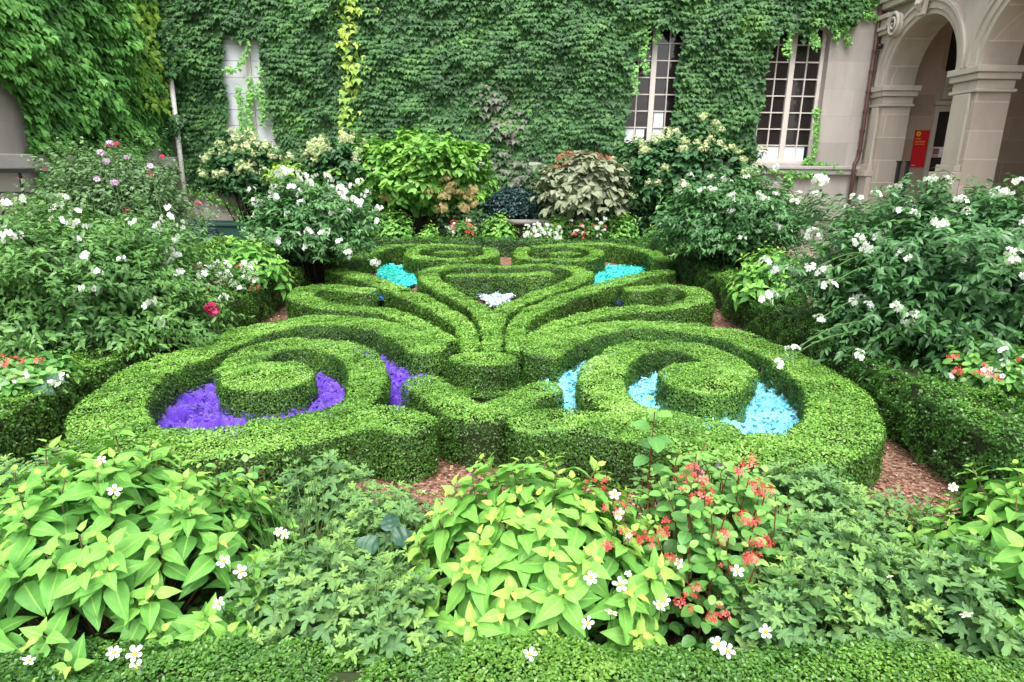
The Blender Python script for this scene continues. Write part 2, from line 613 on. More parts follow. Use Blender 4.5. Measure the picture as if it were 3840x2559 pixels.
M['darkroom'] = plain('dark_interior', (.02, .016, .014), .9, .1, 4, .3)
M['doorwood'] = plain('door_dark_wood', (.018, .014, .013), .4, .5, 6, .3)
M['stepred'] = plain('dark_red_step', (.06, .02, .02), .6, .3, 6, .3)
M['banner'] = plain('banner_red', (.62, .012, .02), .55, .3, 2, .05)
M['gold'] = plain('banner_gold', (.78, .48, .03), .5, .3, 2, .05)
M['greenbox'] = plain('green_paint', (.02, .07, .055), .5, .4, 6, .2)
M['bench'] = plain('grey_rail', (.20, .18, .17), .6, .3, 6, .2)

# window glass: dark, glossy
m, n_, b_, o_ = newmat('window_glass')
b_.inputs['Base Color'].default_value = (.022, .017, .018, 1)
bp_ = n_.nodes.new('ShaderNodeBump'); bp_.inputs['Strength'].default_value = .25; bp_.inputs['Distance'].default_value = .01
n_.links.new(noise_tex(n_, 3, 2), bp_.inputs['Height']); n_.links.new(bp_.outputs[0], b_.inputs['Normal'])
b_.inputs['Roughness'].default_value = .06
b_.inputs['Specular IOR Level'].default_value = .6
M['glass'] = m


def woolmat(name, a, b):
    m, n, bs, out = newmat(name)
    at = n.nodes.new('ShaderNodeAttribute'); at.attribute_name = 'tint'
    f = math_(n, 'ADD', math_(n, 'MULTIPLY', noise_tex(n, 9, 4), .8), math_(n, 'MULTIPLY', at.outputs['Fac'], .5))
    c = ramp(n, f, [(.25, a), (.85, b)])
    n.links.new(c, bs.inputs['Base Color'])
    bs.inputs['Roughness'].default_value = .9
    bs.inputs['Specular IOR Level'].default_value = .15
    bs.inputs['Sheen Weight'].default_value = .25
    bp = n.nodes.new('ShaderNodeBump'); bp.inputs['Strength'].default_value = .8; bp.inputs['Distance'].default_value = .02
    n.links.new(noise_tex(n, 55, 5, .7, dist=.8), bp.inputs['Height'])
    n.links.new(bp.outputs[0], bs.inputs['Normal'])
    return m


M['purple'] = woolmat('purple_wool', (.06, .018, .34), (.15, .055, .62))
M['cyan'] = woolmat('cyan_wool', (.08, .50, .75), (.30, .82, .90))
M['turq'] = woolmat('turquoise_wool', (.0, .48, .42), (.06, .74, .66))
M['icy'] = woolmat('ice_white_wool', (.34, .62, .88), (.78, .89, .95))
M['blue'] = woolmat('blue_wool', (.01, .14, .55), (.04, .30, .75))
M['blueshade'] = woolmat('shaded_blue_wool', (.01, .03, .12), (.03, .07, .22))  # dark tone paints in the shadow beneath the middle right scroll

# ground: reddish bark and gravel
m, n_, b_, o_ = newmat('mulch_ground')
vo = n_.nodes.new('ShaderNodeTexVoronoi'); vo.inputs['Scale'].default_value = 55
g_ = n_.nodes.new('ShaderNodeNewGeometry'); n_.links.new(g_.outputs['Position'], vo.inputs['Vector'])
sp_ = n_.nodes.new('ShaderNodeSeparateColor'); n_.links.new(vo.outputs['Color'], sp_.inputs[0])
cc = ramp(n_, sp_.outputs[0], [(0, (.06, .025, .015)), (.4, (.20, .09, .05)), (.75, (.34, .19, .12)), (1, (.42, .30, .22))])
cc = mix(n_, math_(n_, 'MULTIPLY', noise_tex(n_, 3, 4), .6), cc, (.11, .06, .04))
n_.links.new(cc, b_.inputs['Base Color'])
b_.inputs['Roughness'].default_value = .95
bp_ = n_.nodes.new('ShaderNodeBump'); bp_.inputs['Strength'].default_value = .7; bp_.inputs['Distance'].default_value = .02
n_.links.new(vo.outputs['Distance'], bp_.inputs['Height']); n_.links.new(bp_.outputs[0], b_.inputs['Normal'])
M['mulch'] = m
M['chip'] = leafmat('bark_chip', [(.12, .05, .03), (.28, .13, .08), (.42, .25, .17), (.62, .52, .44)], rough=.9, spec=.1, trans=0)
M['paving'] = plain('sandy_paving', (.30, .25, .20), .9, .15, 14, .35, bump=.5)

# ------------------------------------------------------------------ ground
o = MB().box(-60, 60, -40, 60, -.3, -.02).build('ground', M['paving'])
tag(o, 'sandy ground of the courtyard', kind='structure')
o = MB().box(-6.6, 6.4, .2, 15.6, -.01, 0).build('garden_bed_soil', M['mulch'])
tag(o, 'reddish bark covered soil of the knot garden', kind='structure')

# bark chips scattered on the paths
n = 42000
X = rng.uniform(-3.2, 3.2, n); Y = rng.uniform(3.0, 13.5, n)
keep = rng.uniform(0, 1, n) < np.clip(2.2 / (Y - 1), .15, 1)
P = np.stack([X, Y, rng.uniform(0.002, .018, n)], 1)[keep]
N = np.array([0, 0, 1.]) + rnd(len(P), .35)
o = leaves_obj('bark_mulch', cloud(T_QUAD, P, N, rnd(len(P)), rng.uniform(.015, .04, len(P)), rng.beta(2, 3, len(P))), M['chip'])
tag(o, 'reddish brown bark chips spread between the hedges', 'mulch', kind='stuff')


# ------------------------------------------------------------------ clipped box hedges
def hedge_samples(shape, H, r=.07):
    """shape: ('band', P(n,2), w) or ('disc', c, rx, ry). returns sampler(ntop, nside)"""
    pass


def band_scatter(P2, w, H, dens, r=.03):
    P2 = np.asarray(P2)
    seg = np.linalg.norm(np.diff(P2, axis=0), axis=1)
    cum = np.concatenate([[0], np.cumsum(seg)])
    L = cum[-1]
    W = (lambda s: np.full_like(s, w)) if np.isscalar(w) else (lambda s: np.interp(s / L, np.linspace(0, 1, len(w)), w))
    wm = w if np.isscalar(w) else float(np.mean(w))
    T = np.gradient(P2, axis=0); T /= np.linalg.norm(T, axis=1)[:, None] + 1e-9
    def at(s):
        x = np.interp(s, cum, P2[:, 0]); y = np.interp(s, cum, P2[:, 1])
        tx = np.interp(s, cum, T[:, 0]); ty = np.interp(s, cum, T[:, 1])
        l = np.hypot(tx, ty) + 1e-9
        return np.stack([x, y], 1), np.stack([tx / l, ty / l], 1)
    out = []
    # top
    nt_ = int(L * wm * dens); s = rng.uniform(0, L, nt_)
    c, t = at(s); ww = W(s)
    off = rng.uniform(-.5, .5, nt_) * ww
    nx = np.stack([-t[:, 1], t[:, 0]], 1)
    d = np.clip((np.abs(off) - (ww / 2 - r)) / r, 0, 1)
    z = H - r * (1 - np.sqrt(np.maximum(0, 1 - d ** 2)))
    Pp = np.concatenate([c + nx * off[:, None], z[:, None]], 1)
    Nn = np.concatenate([nx * (np.sign(off) * d)[:, None], np.sqrt(np.maximum(.05, 1 - d ** 2))[:, None]], 1)
    out.append((Pp, Nn))
    # sides
    ns = int(L * H * 2 * dens * .9); s = rng.uniform(0, L, ns)
    c, t = at(s); ww = W(s); sg = rng.choice([-1, 1], ns)
    nx = np.stack([-t[:, 1], t[:, 0]], 1) * sg[:, None]
    z = rng.uniform(0.02, H - r * .6, ns)
    out.append((np.concatenate([c + nx * (ww / 2)[:, None], z[:, None]], 1), np.concatenate([nx, np.zeros((ns, 1)) + .1], 1)))
    # ends
    for e, sgn in ((0, -1), (-1, 1)):
        we = w if np.isscalar(w) else w[e]
        c = P2[e]; t = T[e] * sgn
        a0 = math.atan2(t[1], t[0])
        ne = int(PI * we * we / 8 * dens); a = a0 + rng.uniform(-PI / 2, PI / 2, ne); rr = we / 2 * np.sqrt(rng.uniform(0, 1, ne))
        d = np.clip((rr - (we / 2 - r)) / r, 0, 1)
        dirs = np.stack([np.cos(a), np.sin(a)], 1)
        z = H - r * (1 - np.sqrt(np.maximum(0, 1 - d ** 2)))
        out.append((np.concatenate([c + dirs * rr[:, None], z[:, None]], 1), np.concatenate([dirs * d[:, None], np.sqrt(np.maximum(.05, 1 - d ** 2))[:, None]], 1)))
        ne = int(PI * we / 2 * H * dens * .9); a = a0 + rng.uniform(-PI / 2, PI / 2, ne)
        dirs = np.stack([np.cos(a), np.sin(a)], 1)
        out.append((np.concatenate([c + dirs * we / 2, rng.uniform(.02, H - r * .6, ne)[:, None]], 1), np.concatenate([dirs, np.zeros((ne, 1)) + .1], 1)))
    return np.concatenate([a for a, b in out]), np.concatenate([b for a, b in out])


def disc_scatter(c, rx, ry, H, dens, r=.03):
    n1 = int(PI * rx * ry * dens)
    a = rng.uniform(0, 2 * PI, n1); q = np.sqrt(rng.uniform(0, 1, n1))
    d = np.clip((q - (1 - r / rx)) / (r / rx), 0, 1)
    dirs = np.stack([np.cos(a), np.sin(a)], 1)
    z = H - r * (1 - np.sqrt(np.maximum(0, 1 - d ** 2))) + .02 * (1 - q)
    A = (np.concatenate([np.array(c) + dirs * np.array([rx, ry]) * q[:, None], z[:, None]], 1),
         np.concatenate([dirs * d[:, None], np.sqrt(np.maximum(.05, 1 - d ** 2))[:, None]], 1))
    n2 = int(PI * (rx + ry) * H * dens * .9)
    a = rng.uniform(0, 2 * PI, n2); dirs = np.stack([np.cos(a), np.sin(a)], 1)
    B = (np.concatenate([np.array(c) + dirs * np.array([rx, ry]), rng.uniform(.02, H - r * .6, n2)[:, None]], 1),
         np.concatenate([dirs, np.zeros((n2, 1)) + .1], 1))
    return np.concatenate([A[0], B[0]]), np.concatenate([A[1], B[1]])


def band_body(P2, w, H, ins=.045):
    P2 = np.asarray(P2); n = len(P2)
    ww = np.full(n, w) if np.isscalar(w) else np.interp(np.linspace(0, 1, n), np.linspace(0, 1, len(w)), w)
    T = np.gradient(P2, axis=0); T /= np.linalg.norm(T, axis=1)[:, None] + 1e-9
    # round ends: extend with shrinking sections
    ext = []
    for e, sgn in ((0, -1), (n - 1, 1)):
        hw = ww[e] / 2 - ins
        lst = []
        for q in (.35, .65, .87, .97):
            lst.append((P2[e] + T[e] * sgn * hw * q, T[e], 2 * (hw * math.sqrt(1 - q * q) + ins)))
        ext.append(lst)
    C = [x[0] for x in ext[0][::-1]] + list(P2) + [x[0] for x in ext[1]]
    TT = [x[1] for x in ext[0][::-1]] + list(T) + [x[1] for x in ext[1]]
    WW = [x[2] for x in ext[0][::-1]] + list(ww) + [x[2] for x in ext[1]]
    C = np.array(C); TT = np.array(TT); WW = np.array(WW)
    NX = np.stack([-TT[:, 1], TT[:, 0]], 1)
    V = []
    h = H - ins
    for c, nx, w_ in zip(C, NX, WW):
        hw = max(.01, w_ / 2 - ins)
        for s, z in ((-1, 0), (-1, h - .04), (-.75, h), (.75, h), (1, h - .04), (1, 0)):
            V.append((c[0] + nx[0] * s * hw, c[1] + nx[1] * s * hw, z))
    F = []
    for i in range(len(C) - 1):
        for j in range(5):
            a = i * 6 + j
            F.append((a, a + 1, a + 7, a + 6))
    F.append(tuple(range(6))); k = (len(C) - 1) * 6; F.append(tuple(range(k + 5, k - 1, -1)))
    return V, F


def disc_body(c, rx, ry, H, ins=.045, k=28):
    V = []; h = H - ins
    for q, z in ((1, 0), (1, h - .04), (.85, h)):
        for j in range(k):
            a = 2 * PI * j / k
            V.append((c[0] + (rx - ins) * q * math.cos(a), c[1] + (ry - ins) * q * math.sin(a), z))
    F = [(i * k + j, i * k + (j + 1) % k, (i + 1) * k + (j + 1) % k, (i + 1) * k + j) for i in range(2) for j in range(k)]
    F.append(tuple(2 * k + j for j in range(k)))
    return V, F


def leaf_size(Y):
    return .0118 + .0013 * max(0, Y - 3)


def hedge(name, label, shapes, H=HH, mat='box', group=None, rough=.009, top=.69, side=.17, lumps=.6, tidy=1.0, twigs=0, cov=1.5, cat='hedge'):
    allp = []; bodies = MB(); cl = []
    c0 = None
    for sh in shapes:
        if sh[0] == 'band':
            P2, w = spline(np.asarray(sh[1]), .05), sh[2]
            ym = P2[:, 1].mean()
            s = leaf_size(ym)
            dens = cov / (s * s * .42)
            P, N = band_scatter(P2, w, H, dens)
            bodies.add(*band_body(P2, w, H))
            if c0 is None: c0 = (P2[len(P2) // 2][0], P2[len(P2) // 2][1])
        else:
            _, c, rx, ry = sh[:4]
            hh = sh[4] if len(sh) > 4 else H
            s = leaf_size(c[1]); dens = cov / (s * s * .42)
            P, N = disc_scatter(c, rx, ry, hh, dens)
            bodies.add(*disc_body(c, rx, ry, hh))
            if c0 is None: c0 = (c[0], c[1])
        # surface swelling and depth of the leaf layer
        disp = rough * noise(P, 1.3) + rough * .8 * noise(P + 7, 4.0)
        depth = -np.abs(rng.normal(0, .014, len(P))) + rng.exponential(.003, len(P)) * tidy
        depth = depth * np.where(norm(N)[:, 2] > .5, .45, 1.2)
        P = P + norm(N) * (disp + depth)[:, None]
        P[:, 2] = np.maximum(P[:, 2], .004)
        upness = np.clip(norm(N)[:, 2], 0, 1)
        # thin the leaves low on the sides so twigs show through
        kp = rng.uniform(0, 1, len(P)) < np.where(upness > .4, 1, .68 + .3 * np.clip(P[:, 2] / H, 0, 1)) * (1 - .55 * (noise(P + 3, 3.2) > 1.15))
        P, N, upness = P[kp], N[kp], upness[kp]
        LN = norm(N) * .95 + rnd(len(P), .38) + np.array([0, 0, .08])
        tip = rnd(len(P), .8) + norm(N) * .5 + np.array([0, 0, .5])
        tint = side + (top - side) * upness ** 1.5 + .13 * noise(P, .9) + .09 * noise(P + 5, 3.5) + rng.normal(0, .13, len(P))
        SS = s * rng.uniform(.7, 1.35, len(P))
        tpl = T_BOX if ym_of(sh) < 5.5 else T_QUAD
        if tpl is T_QUAD: SS = SS * 1.1
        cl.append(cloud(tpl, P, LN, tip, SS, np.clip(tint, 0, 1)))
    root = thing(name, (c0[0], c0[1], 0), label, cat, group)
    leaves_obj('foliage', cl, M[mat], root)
    bodies.build('branches', M['core'], root)
    if twigs:
        tb = MB()
        for sh in shapes:
            if sh[0] != 'band': continue
            P2 = spline(np.asarray(sh[1]), .05); w = sh[2] if np.isscalar(sh[2]) else float(np.mean(sh[2]))
            T = np.gradient(P2, axis=0); T /= np.linalg.norm(T, axis=1)[:, None]
            for _ in range(twigs):
                i = rng.integers(2, len(P2) - 2); sg = rng.choice([-1, 1])
                nx = np.array([-T[i][1], T[i][0]]) * sg
                x, y = P2[i] + nx * (w / 2 - .03)
                pts = [(x, y, 0)]
                for q in range(5):
                    dx, dy = rng.normal(0, .012, 2)
                    pts.append((pts[-1][0] + dx + nx[0] * .006, pts[-1][1] + dy + nx[1] * .006, pts[-1][2] + H * .15))
                tb.tube(pts, np.linspace(.006, .002, 6), 5)
        tb.build('stems', M['stem'], root)
    return root


def ym_of(sh):
    return float(np.mean(np.asarray(sh[1])[:, 1])) if sh[0] == 'band' else sh[1][1]


def pl(*pts):
    return [onz(x, y)[:2] for x, y in pts]


W1 = .385
hedge('box_hedge', 'long clipped box hedge curling round the purple wool, its blunt end at the front', [
    ('band', pl((930, 966), (885, 955), (831, 954), (765, 968), (698, 986), (633, 998), (565, 1008), (500, 1016), (433, 1022), (365, 1024), (305, 1016),
                (262, 995), (246, 960), (262, 922), (310, 873), (365, 842), (445, 811), (508, 785), (575, 762), (654, 742), (740, 734), (820, 738), (897, 754), (945, 775), (978, 796)), [.40, .45, .47, .46, .43, .41, .40, .39, .385, .385, .385, .38])], twigs=26)
hedge('box_hedge', 'clipped box spiral with a round drum inside the purple wool', [
    ('band', pl((592, 972), (672, 966), (745, 950), (812, 925), (840, 895), (846, 855), (832, 822), (795, 802), (740, 790), (680, 787), (615, 796), (568, 820), (550, 845)), [.16, .20, .24, .29, .34, .35, .35, .35, .35, .35]),
    ('disc', onz(616, 862)[:2], .338, .33)], twigs=10)
hedge('box_hedge', 'clipped box hedge curling round the light blue wool, longest at the front right', [
    ('band', pl((1236, 966), (1275, 962), (1330, 966), (1400, 974), (1475, 985), (1550, 998), (1624, 1018), (1700, 1030), (1772, 1038), (1850, 1028),
                (1908, 1005), (1938, 975), (1937, 940), (1922, 905), (1888, 870), (1840, 837), (1772, 802), (1700, 777), (1628, 760), (1550, 748),
                (1472, 743), (1394, 750), (1330, 766), (1285, 784), (1250, 804)), [.40, .43, .46, .47, .46, .43, .40, .385, .385, .385, .385, .38])], twigs=26)
hedge('box_hedge', 'clipped box spiral with a round drum inside the light blue wool', [
    ('band', pl((1660, 984), (1565, 964), (1478, 946), (1425, 928), (1388, 898), (1383, 862), (1403, 827), (1450, 801), (1525, 790), (1600, 802), (1655, 824), (1688, 850)), [.22, .30, .34, .35, .35, .35, .35, .35]),
    ('disc', onz(1613, 866)[:2], .33, .36)], twigs=10)
hedge('box_hedge', 'low clipped box chevron at the front middle between the two scrolls', [
    ('band', pl((976, 880), (1008, 904), (1054, 932), (1106, 948), (1158, 932), (1208, 907), (1244, 892)), .31)], twigs=8)
hedge('box_bush', 'small oval clipped box mound in the middle behind the chevron', [
    ('disc', onz(1110, 822)[:2], .29, .19)], cat='bush')
hedge('box_bush', 'loose low box growth filling the hollow of the front chevron', [
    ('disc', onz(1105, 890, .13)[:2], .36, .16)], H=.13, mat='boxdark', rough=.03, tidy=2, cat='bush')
W2 = [.33, .33, .32, .30, .26, .22, .18]
W3 = [.19, .24, .29, .31, .30]
hedge('box_hedge', 'clipped box scroll at the middle left with a curled outer end', [
    ('band', pl((838, 668), (790, 661), (738, 658), (700, 668), (694, 684), (728, 697), (795, 705), (873, 713), (930, 728), (985, 752), (1028, 783)), W2)])
hedge('box_hedge', 'clipped box scroll at the middle right with a curled outer end', [
    ('band', pl((1462, 664), (1525, 657), (1580, 662), (1610, 680), (1585, 698), (1510, 706), (1430, 712), (1360, 724), (1295, 742), (1245, 764), (1212, 790)), W2)])
hedge('box_hedge', 'clipped box ribbon sweeping from the left edge down to the centre stem', [
    ('band', pl((770, 620), (810, 630), (855, 643), (900, 659), (945, 680), (995, 702), (1038, 724), (1068, 750), (1079, 798)), W2)])
hedge('box_hedge', 'clipped box ribbon sweeping from the right edge down to the centre stem', [
    ('band', pl((1528, 624), (1472, 634), (1420, 646), (1368, 661), (1316, 678), (1264, 697), (1215, 720), (1190, 748), (1181, 798)), W2)])
hedge('box_hedge', 'heart shaped clipped box hedge on a stem around the white wool', [
    ('band', pl((1130, 800), (1129, 760), (1105, 712), (1062, 686), (1020, 664), (988, 643), (990, 624), (1035, 611), (1085, 610), (1122, 612)), W3),
    ('band', pl((1048, 633), (1085, 632), (1120, 632)), .30), ('band', pl((1160, 632), (1200, 631), (1250, 630)), .30),
    ('band', pl((1131, 760), (1150, 718), (1200, 690), (1260, 668), (1315, 648), (1340, 630), (1312, 614), (1255, 611), (1200, 611), (1158, 612)), W3)])
hedge('box_hedge', 'clipped box ring at the back left with a tail running left', [
    ('band', pl((1122, 572), (1130, 584), (1095, 594), (1030, 597), (968, 593), (945, 582), (965, 570), (1030, 565), (1090, 566)), .27),
    ('band', pl((1010, 563), (940, 562), (885, 568), (850, 580), (815, 593), (780, 606)), .3),
    ('disc', onz(1035, 582)[:2], .3, .14)])
hedge('box_hedge', 'clipped box ring at the back right with a tail running right', [
    ('band', pl((1205, 572), (1194, 584), (1225, 595), (1290, 597), (1350, 593), (1372, 582), (1350, 570), (1290, 565), (1235, 566)), .27),
    ('band', pl((1300, 561), (1380, 560), (1430, 565), (1475, 574), (1510, 586), (1532, 600)), .3),
    ('disc', onz(1298, 583)[:2], .3, .14)])

# border hedges
hedge('border_hedge', 'straight dark box border hedge along the right path under the white shrub', [
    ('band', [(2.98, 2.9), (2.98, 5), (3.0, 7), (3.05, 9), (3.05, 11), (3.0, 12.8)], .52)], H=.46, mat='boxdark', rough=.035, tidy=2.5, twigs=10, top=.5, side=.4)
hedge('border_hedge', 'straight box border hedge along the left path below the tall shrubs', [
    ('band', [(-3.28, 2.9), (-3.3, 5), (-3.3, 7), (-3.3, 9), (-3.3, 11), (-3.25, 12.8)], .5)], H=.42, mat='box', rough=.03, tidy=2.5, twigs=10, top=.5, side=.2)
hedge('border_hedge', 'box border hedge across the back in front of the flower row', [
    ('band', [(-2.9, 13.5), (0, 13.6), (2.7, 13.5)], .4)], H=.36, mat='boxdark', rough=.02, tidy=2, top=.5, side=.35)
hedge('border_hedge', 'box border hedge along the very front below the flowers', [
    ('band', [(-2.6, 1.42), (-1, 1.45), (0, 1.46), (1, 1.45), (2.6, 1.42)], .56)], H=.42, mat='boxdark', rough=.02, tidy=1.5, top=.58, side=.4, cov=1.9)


# ------------------------------------------------------------------ dyed wool heaps
def wool(label, poly, mat, base=.05, amp=.05, step=.016, tuft=900, ts=.05):
    poly = np.asarray(poly)
    x0, y0 = poly.min(0); x1, y1 = poly.max(0)
    xs = np.arange(x0, x1, step); ys = np.arange(y0, y1, step)
    GX, GY = np.meshgrid(xs, ys)
    P = np.stack([GX.ravel(), GY.ravel(), np.zeros(GX.size)], 1)
    r1 = 1 - np.abs(noise(P * [1, 1.8, 1], 2.6)); r2 = 1 - np.abs(noise(P * [1, 1.8, 1] + 3, 6.5))
    r3 = 1 - np.abs(noise(P * [1, 1.5, 1] + 11, 15))
    h = base + amp * np.clip(r1, -1, 1) + amp * .5 * np.clip(r2, -1, 1) + amp * .28 * np.clip(r3, -1, 1)
    P[:, 2] = np.maximum(h, .012)
    P[:, 0] += .012 * noise(P + 9, 7); P[:, 1] += .012 * noise(P + 19, 7)
    ins = inpoly(GX.ravel(), GY.ravel(), poly).reshape(GX.shape)
    idx = np.arange(GX.size).reshape(GX.shape)
    ok = ins[:-1, :-1] & ins[1:, :-1] & ins[:-1, 1:] & ins[1:, 1:]
    F = np.stack([idx[:-1, :-1][ok], idx[:-1, 1:][ok], idx[1:, 1:][ok], idx[1:, :-1][ok]], 1)
    used = np.unique(F); remap = -np.ones(len(P), int); remap[used] = np.arange(len(used))
    V = P[used]
    me = make_mesh('wool_heap', V, [remap[F]], M[mat], {'tint': .5 + .3 * noise(V, 2)}, True)
    c = V.mean(0)
    root = thing('wool_heap', (c[0], c[1], 0), label, 'dyed wool')
    link('wool_sheet', me, root)
    k = rng.integers(0, len(V), tuft)
    Pt = V[k] + np.array([0, 0, .004])
    Nn = np.array([0, 0, 1.]) + rnd(tuft, .45)
    tp = tpl_leaf([(0, .1), (.25, .28), (.5, .3), (.75, .22), (1, .03)], fold=.6, droop=-.15)
    leaves_obj('wool_locks', cloud(tp, Pt, Nn, rnd(tuft) + [0, 0, .25], ts * rng.uniform(.5, 1.4, tuft), rng.uniform(0, 1, tuft)), M[mat], root, True)
    return root


def g2(*pts, z=.08):
    return [onz(x, y, z)[:2] for x, y in pts]


wool('heap of crumpled deep purple wool inside the front left scroll',
     g2((250, 1000), (330, 1010), (600, 1010), (800, 960), (900, 950), (1000, 905), (1010, 860), (960, 800), (800, 760), (600, 780), (450, 840), (330, 880)), 'purple', tuft=2600, ts=.03, amp=.075)
wool('heap of crumpled light blue wool inside the front right scroll',
     g2((1260, 945), (1300, 965), (1500, 990), (1750, 1020), (1880, 1010), (1900, 940), (1850, 880), (1760, 830), (1550, 780), (1350, 800), (1240, 850)), 'cyan', tuft=6000, ts=.036, amp=.065)
wool('patch of turquoise wool at the back left between box curves',
     g2((865, 615), (900, 606), (940, 610), (960, 640), (955, 652), (925, 660), (870, 640)), 'turq', tuft=1500, ts=.04, step=.03, base=.03, amp=.03)
wool('patch of turquoise wool at the back right between box curves',
     g2((1345, 655), (1350, 645), (1380, 612), (1400, 606), (1480, 612), (1475, 640), (1420, 655)), 'turq', tuft=1500, ts=.04, step=.03, base=.03, amp=.03)
wool('patch of ice white wool in the hollow of the heart shaped hedge',
     g2((1085, 668), (1100, 655), (1178, 655), (1198, 668), (1160, 696), (1138, 706), (1110, 690)), 'icy', base=.05, amp=.03, tuft=1500, ts=.045, step=.03)
wool('small patch of bright blue wool by the middle left scroll',
     g2((830, 695), (840, 682), (880, 682), (900, 700), (890, 715), (850, 712)), 'blue', tuft=260, ts=.06, step=.03, base=.2, amp=.03)
wool('small patch of blue wool, darkened for shade, under the middle right scroll',
     g2((1380, 700), (1390, 680), (1450, 668), (1462, 690), (1440, 705)), 'blueshade', tuft=160, ts=.06, step=.03)


# ------------------------------------------------------------------ rear facade with its windows
ZS = 1.99
WIN = [(3.35, 'tall window with white papers in its lower panes'), (6.69, 'tall window beside the bare stone wall')]
BW = -6.42
HW = .76
ZT = 5.25


def wall_with_openings(xs, hw, z0, z1, x0, x1, y0, y1, H):
    mb = MB()
    cur = x0
    mb.box(x0, x1, y0, y1, 0, z0)
    mb.box(x0, x1, y0, y1, z1, H)
    for x in sorted(xs):
        mb.box(cur, x - hw, y0, y1, z0, z1)
        cur = x + hw
    mb.box(cur, x1, y0, y1, z0, z1)
    return mb


bld = thing('ivy_clad_building', (0, D, 0), 'long pale stone building behind the garden, mostly covered in ivy', 'building')
wall_with_openings([BW, 3.35, 6.69], HW, ZS, ZT, -9.0, 8.6, D, D + .5, 9).build('wall', M['stonewall'], bld)
mb = MB().box(-8.5, 8.6, D - .12, D - .002, 1.72, 1.84).box(-8.5, 8.6, D - .16, D - .002, 1.842, 1.93)
mb.build('ledge', M['ledge'], bld, bevel=.02)
MB().box(-9, 8.6, D + .502, D + 5, -.01, 8.9).build('dark_interior', M['darkroom'], bld)


def window(xc, papers, arched=True):
    yw = D + .26
    root = bpy.data.objects.new('window', None); COL.objects.link(root); root.parent = bld
    root.location = (xc, yw - D, 0)
    fr = MB()
    hw = HW - .003
    fr.box(xc - hw, xc - hw + .09, yw - .04, yw + .05, ZS, ZT - .01)
    fr.box(xc + hw - .09, xc + hw, yw - .04, yw + .05, ZS, ZT - .01)
    fr.box(xc - .065, xc + .065, yw - .06, yw + .05, ZS + .001, ZT - .01)
    fr.box(xc - hw + .09, xc - .065, yw - .04, yw + .05, ZS, ZS + .07)
    fr.box(xc + .065, xc + hw - .09, yw - .04, yw + .05, ZS, ZS + .07)
    fr.build('frame', M['paint'], root, bevel=.008)
    bars = MB()
    rows = 8
    zz = np.linspace(ZS + .04, ZS + .04 + .385 * rows, rows + 1)
    for sgn in (-1, 1):
        xa, xb = sorted((xc + sgn * .065, xc + sgn * (hw - .09)))
        xm = (xa + xb) / 2
        bars.box(xm - .014, xm + .014, yw - .018, yw + .02, ZS + .07, ZT - .02)
        for z in zz[1:]:
            bars.box(xa, xm - .014, yw - .016, yw + .02, z - .014, z + .014)
            bars.box(xm + .014, xb, yw - .016, yw + .02, z - .014, z + .014)
    bars.build('glazing_bars', M['paint'], root)
    MB().box(xc - hw + .06, xc + hw - .06, yw + .022, yw + .03, ZS + .05, ZT - .03).build('glass', M['glass'], root)
    for (a, b_, r0, r1) in papers:
        x_a = xc + a; x_b = xc + b_
        MB().box(x_a, x_b, yw + .016, yw + .0215, zz[r0] + .02, zz[r1] - .03).build('paper', M['paper'], root)
    # stone splay of the segmental head
    if arched:
        pts = [(xc - HW, ZT)] + [(xc - HW + 2 * HW * k / 14, ZT - .34 * (1 - math.sin(PI * k / 14) ** .7)) for k in range(15)] + [(xc + HW, ZT)]
        pts = pts[1:-1]
        MB().prism([(xc + HW, ZT + .004), (xc - HW, ZT + .004)] + pts, D + .002, D + .25, 'y').build('window_head', M['stonewall'], root)
    MB().box(xc - HW, xc + HW, D - .05, D + .2, ZS - .06, ZS - .003).build('sill', M['ledge'], root, bevel=.01)
    return root


window(3.35, [(-.61, -.36, 0, 2), (-.33, -.12, 0, 2), (.09, .36, 0, 1), (.09, .36, 1, 2), (.10, .33, 2, 3), (.40, .66, 0, 1)])
window(6.69, [(-.66, -.38, 0, 1), (-.34, -.07, 0, 1), (.08, .36, 0, 1), (.39, .58, 0, 1)])
# window closed with pale boards at the left
root = bpy.data.objects.new('boarded_window', None); COL.objects.link(root); root.parent = bld; root.location = (BW, .2, 0)
mb = MB()
for k in range(9):
    for a, b_ in ((-HW + .003, -.06), (.06, HW - .003)):
        mb.box(BW + a, BW + b_, D + .12, D + .15, ZS + .37 * k, ZS + .37 * k + .36)
mb.build('boards', M['board'], root)
MB().box(BW - HW + .003, BW + HW - .003, D + .155, D + .17, ZS, ZT).build('backing', M['bench'], root)
MB().box(BW - .055, BW + .055, D + .08, D + .15, ZS, ZT).build('mullion', M['paint'], root)

# ------------------------------------------------------------------ left wing, its ledge and ivy
XL = -8.4
lw = thing('side_wing', (XL, 11, 0), 'stone wing along the left with a jutting ledge under thick ivy', 'building')
MB().box(XL - .5, XL, 2, D - .002, 0, 9).build('wall', M['stonewall'], lw)
MB().box(XL + .002, XL + .2, 2, D - .17, 1.72, 1.96).build('ledge', M['ledge'], lw, bevel=.02)
pipe = thing('downpipe', (XL + .2, D - .3, 0), 'white downpipe in the corner at the left end of the rear facade', 'pipe')
xp, yp = ony(424, 440, D - .42)[0], D - .42
MB().tube([(xp, yp, .15), (xp, yp, 4.15)], .055, 12).build('pipe', M['pipe'], pipe, True)
mb = MB()
for z in (.9, 2.4, 3.9): mb.tube([(xp, yp, z - .03), (xp, yp, z + .03)], .068, 12)
mb.build('brackets', M['pipe'], pipe)
MB().tube([(xp, yp, .15), (xp + .02, yp - .06, .06), (xp + .04, yp - .16, .03)], .065, 12).build('shoe', M['pipe'], pipe, True)


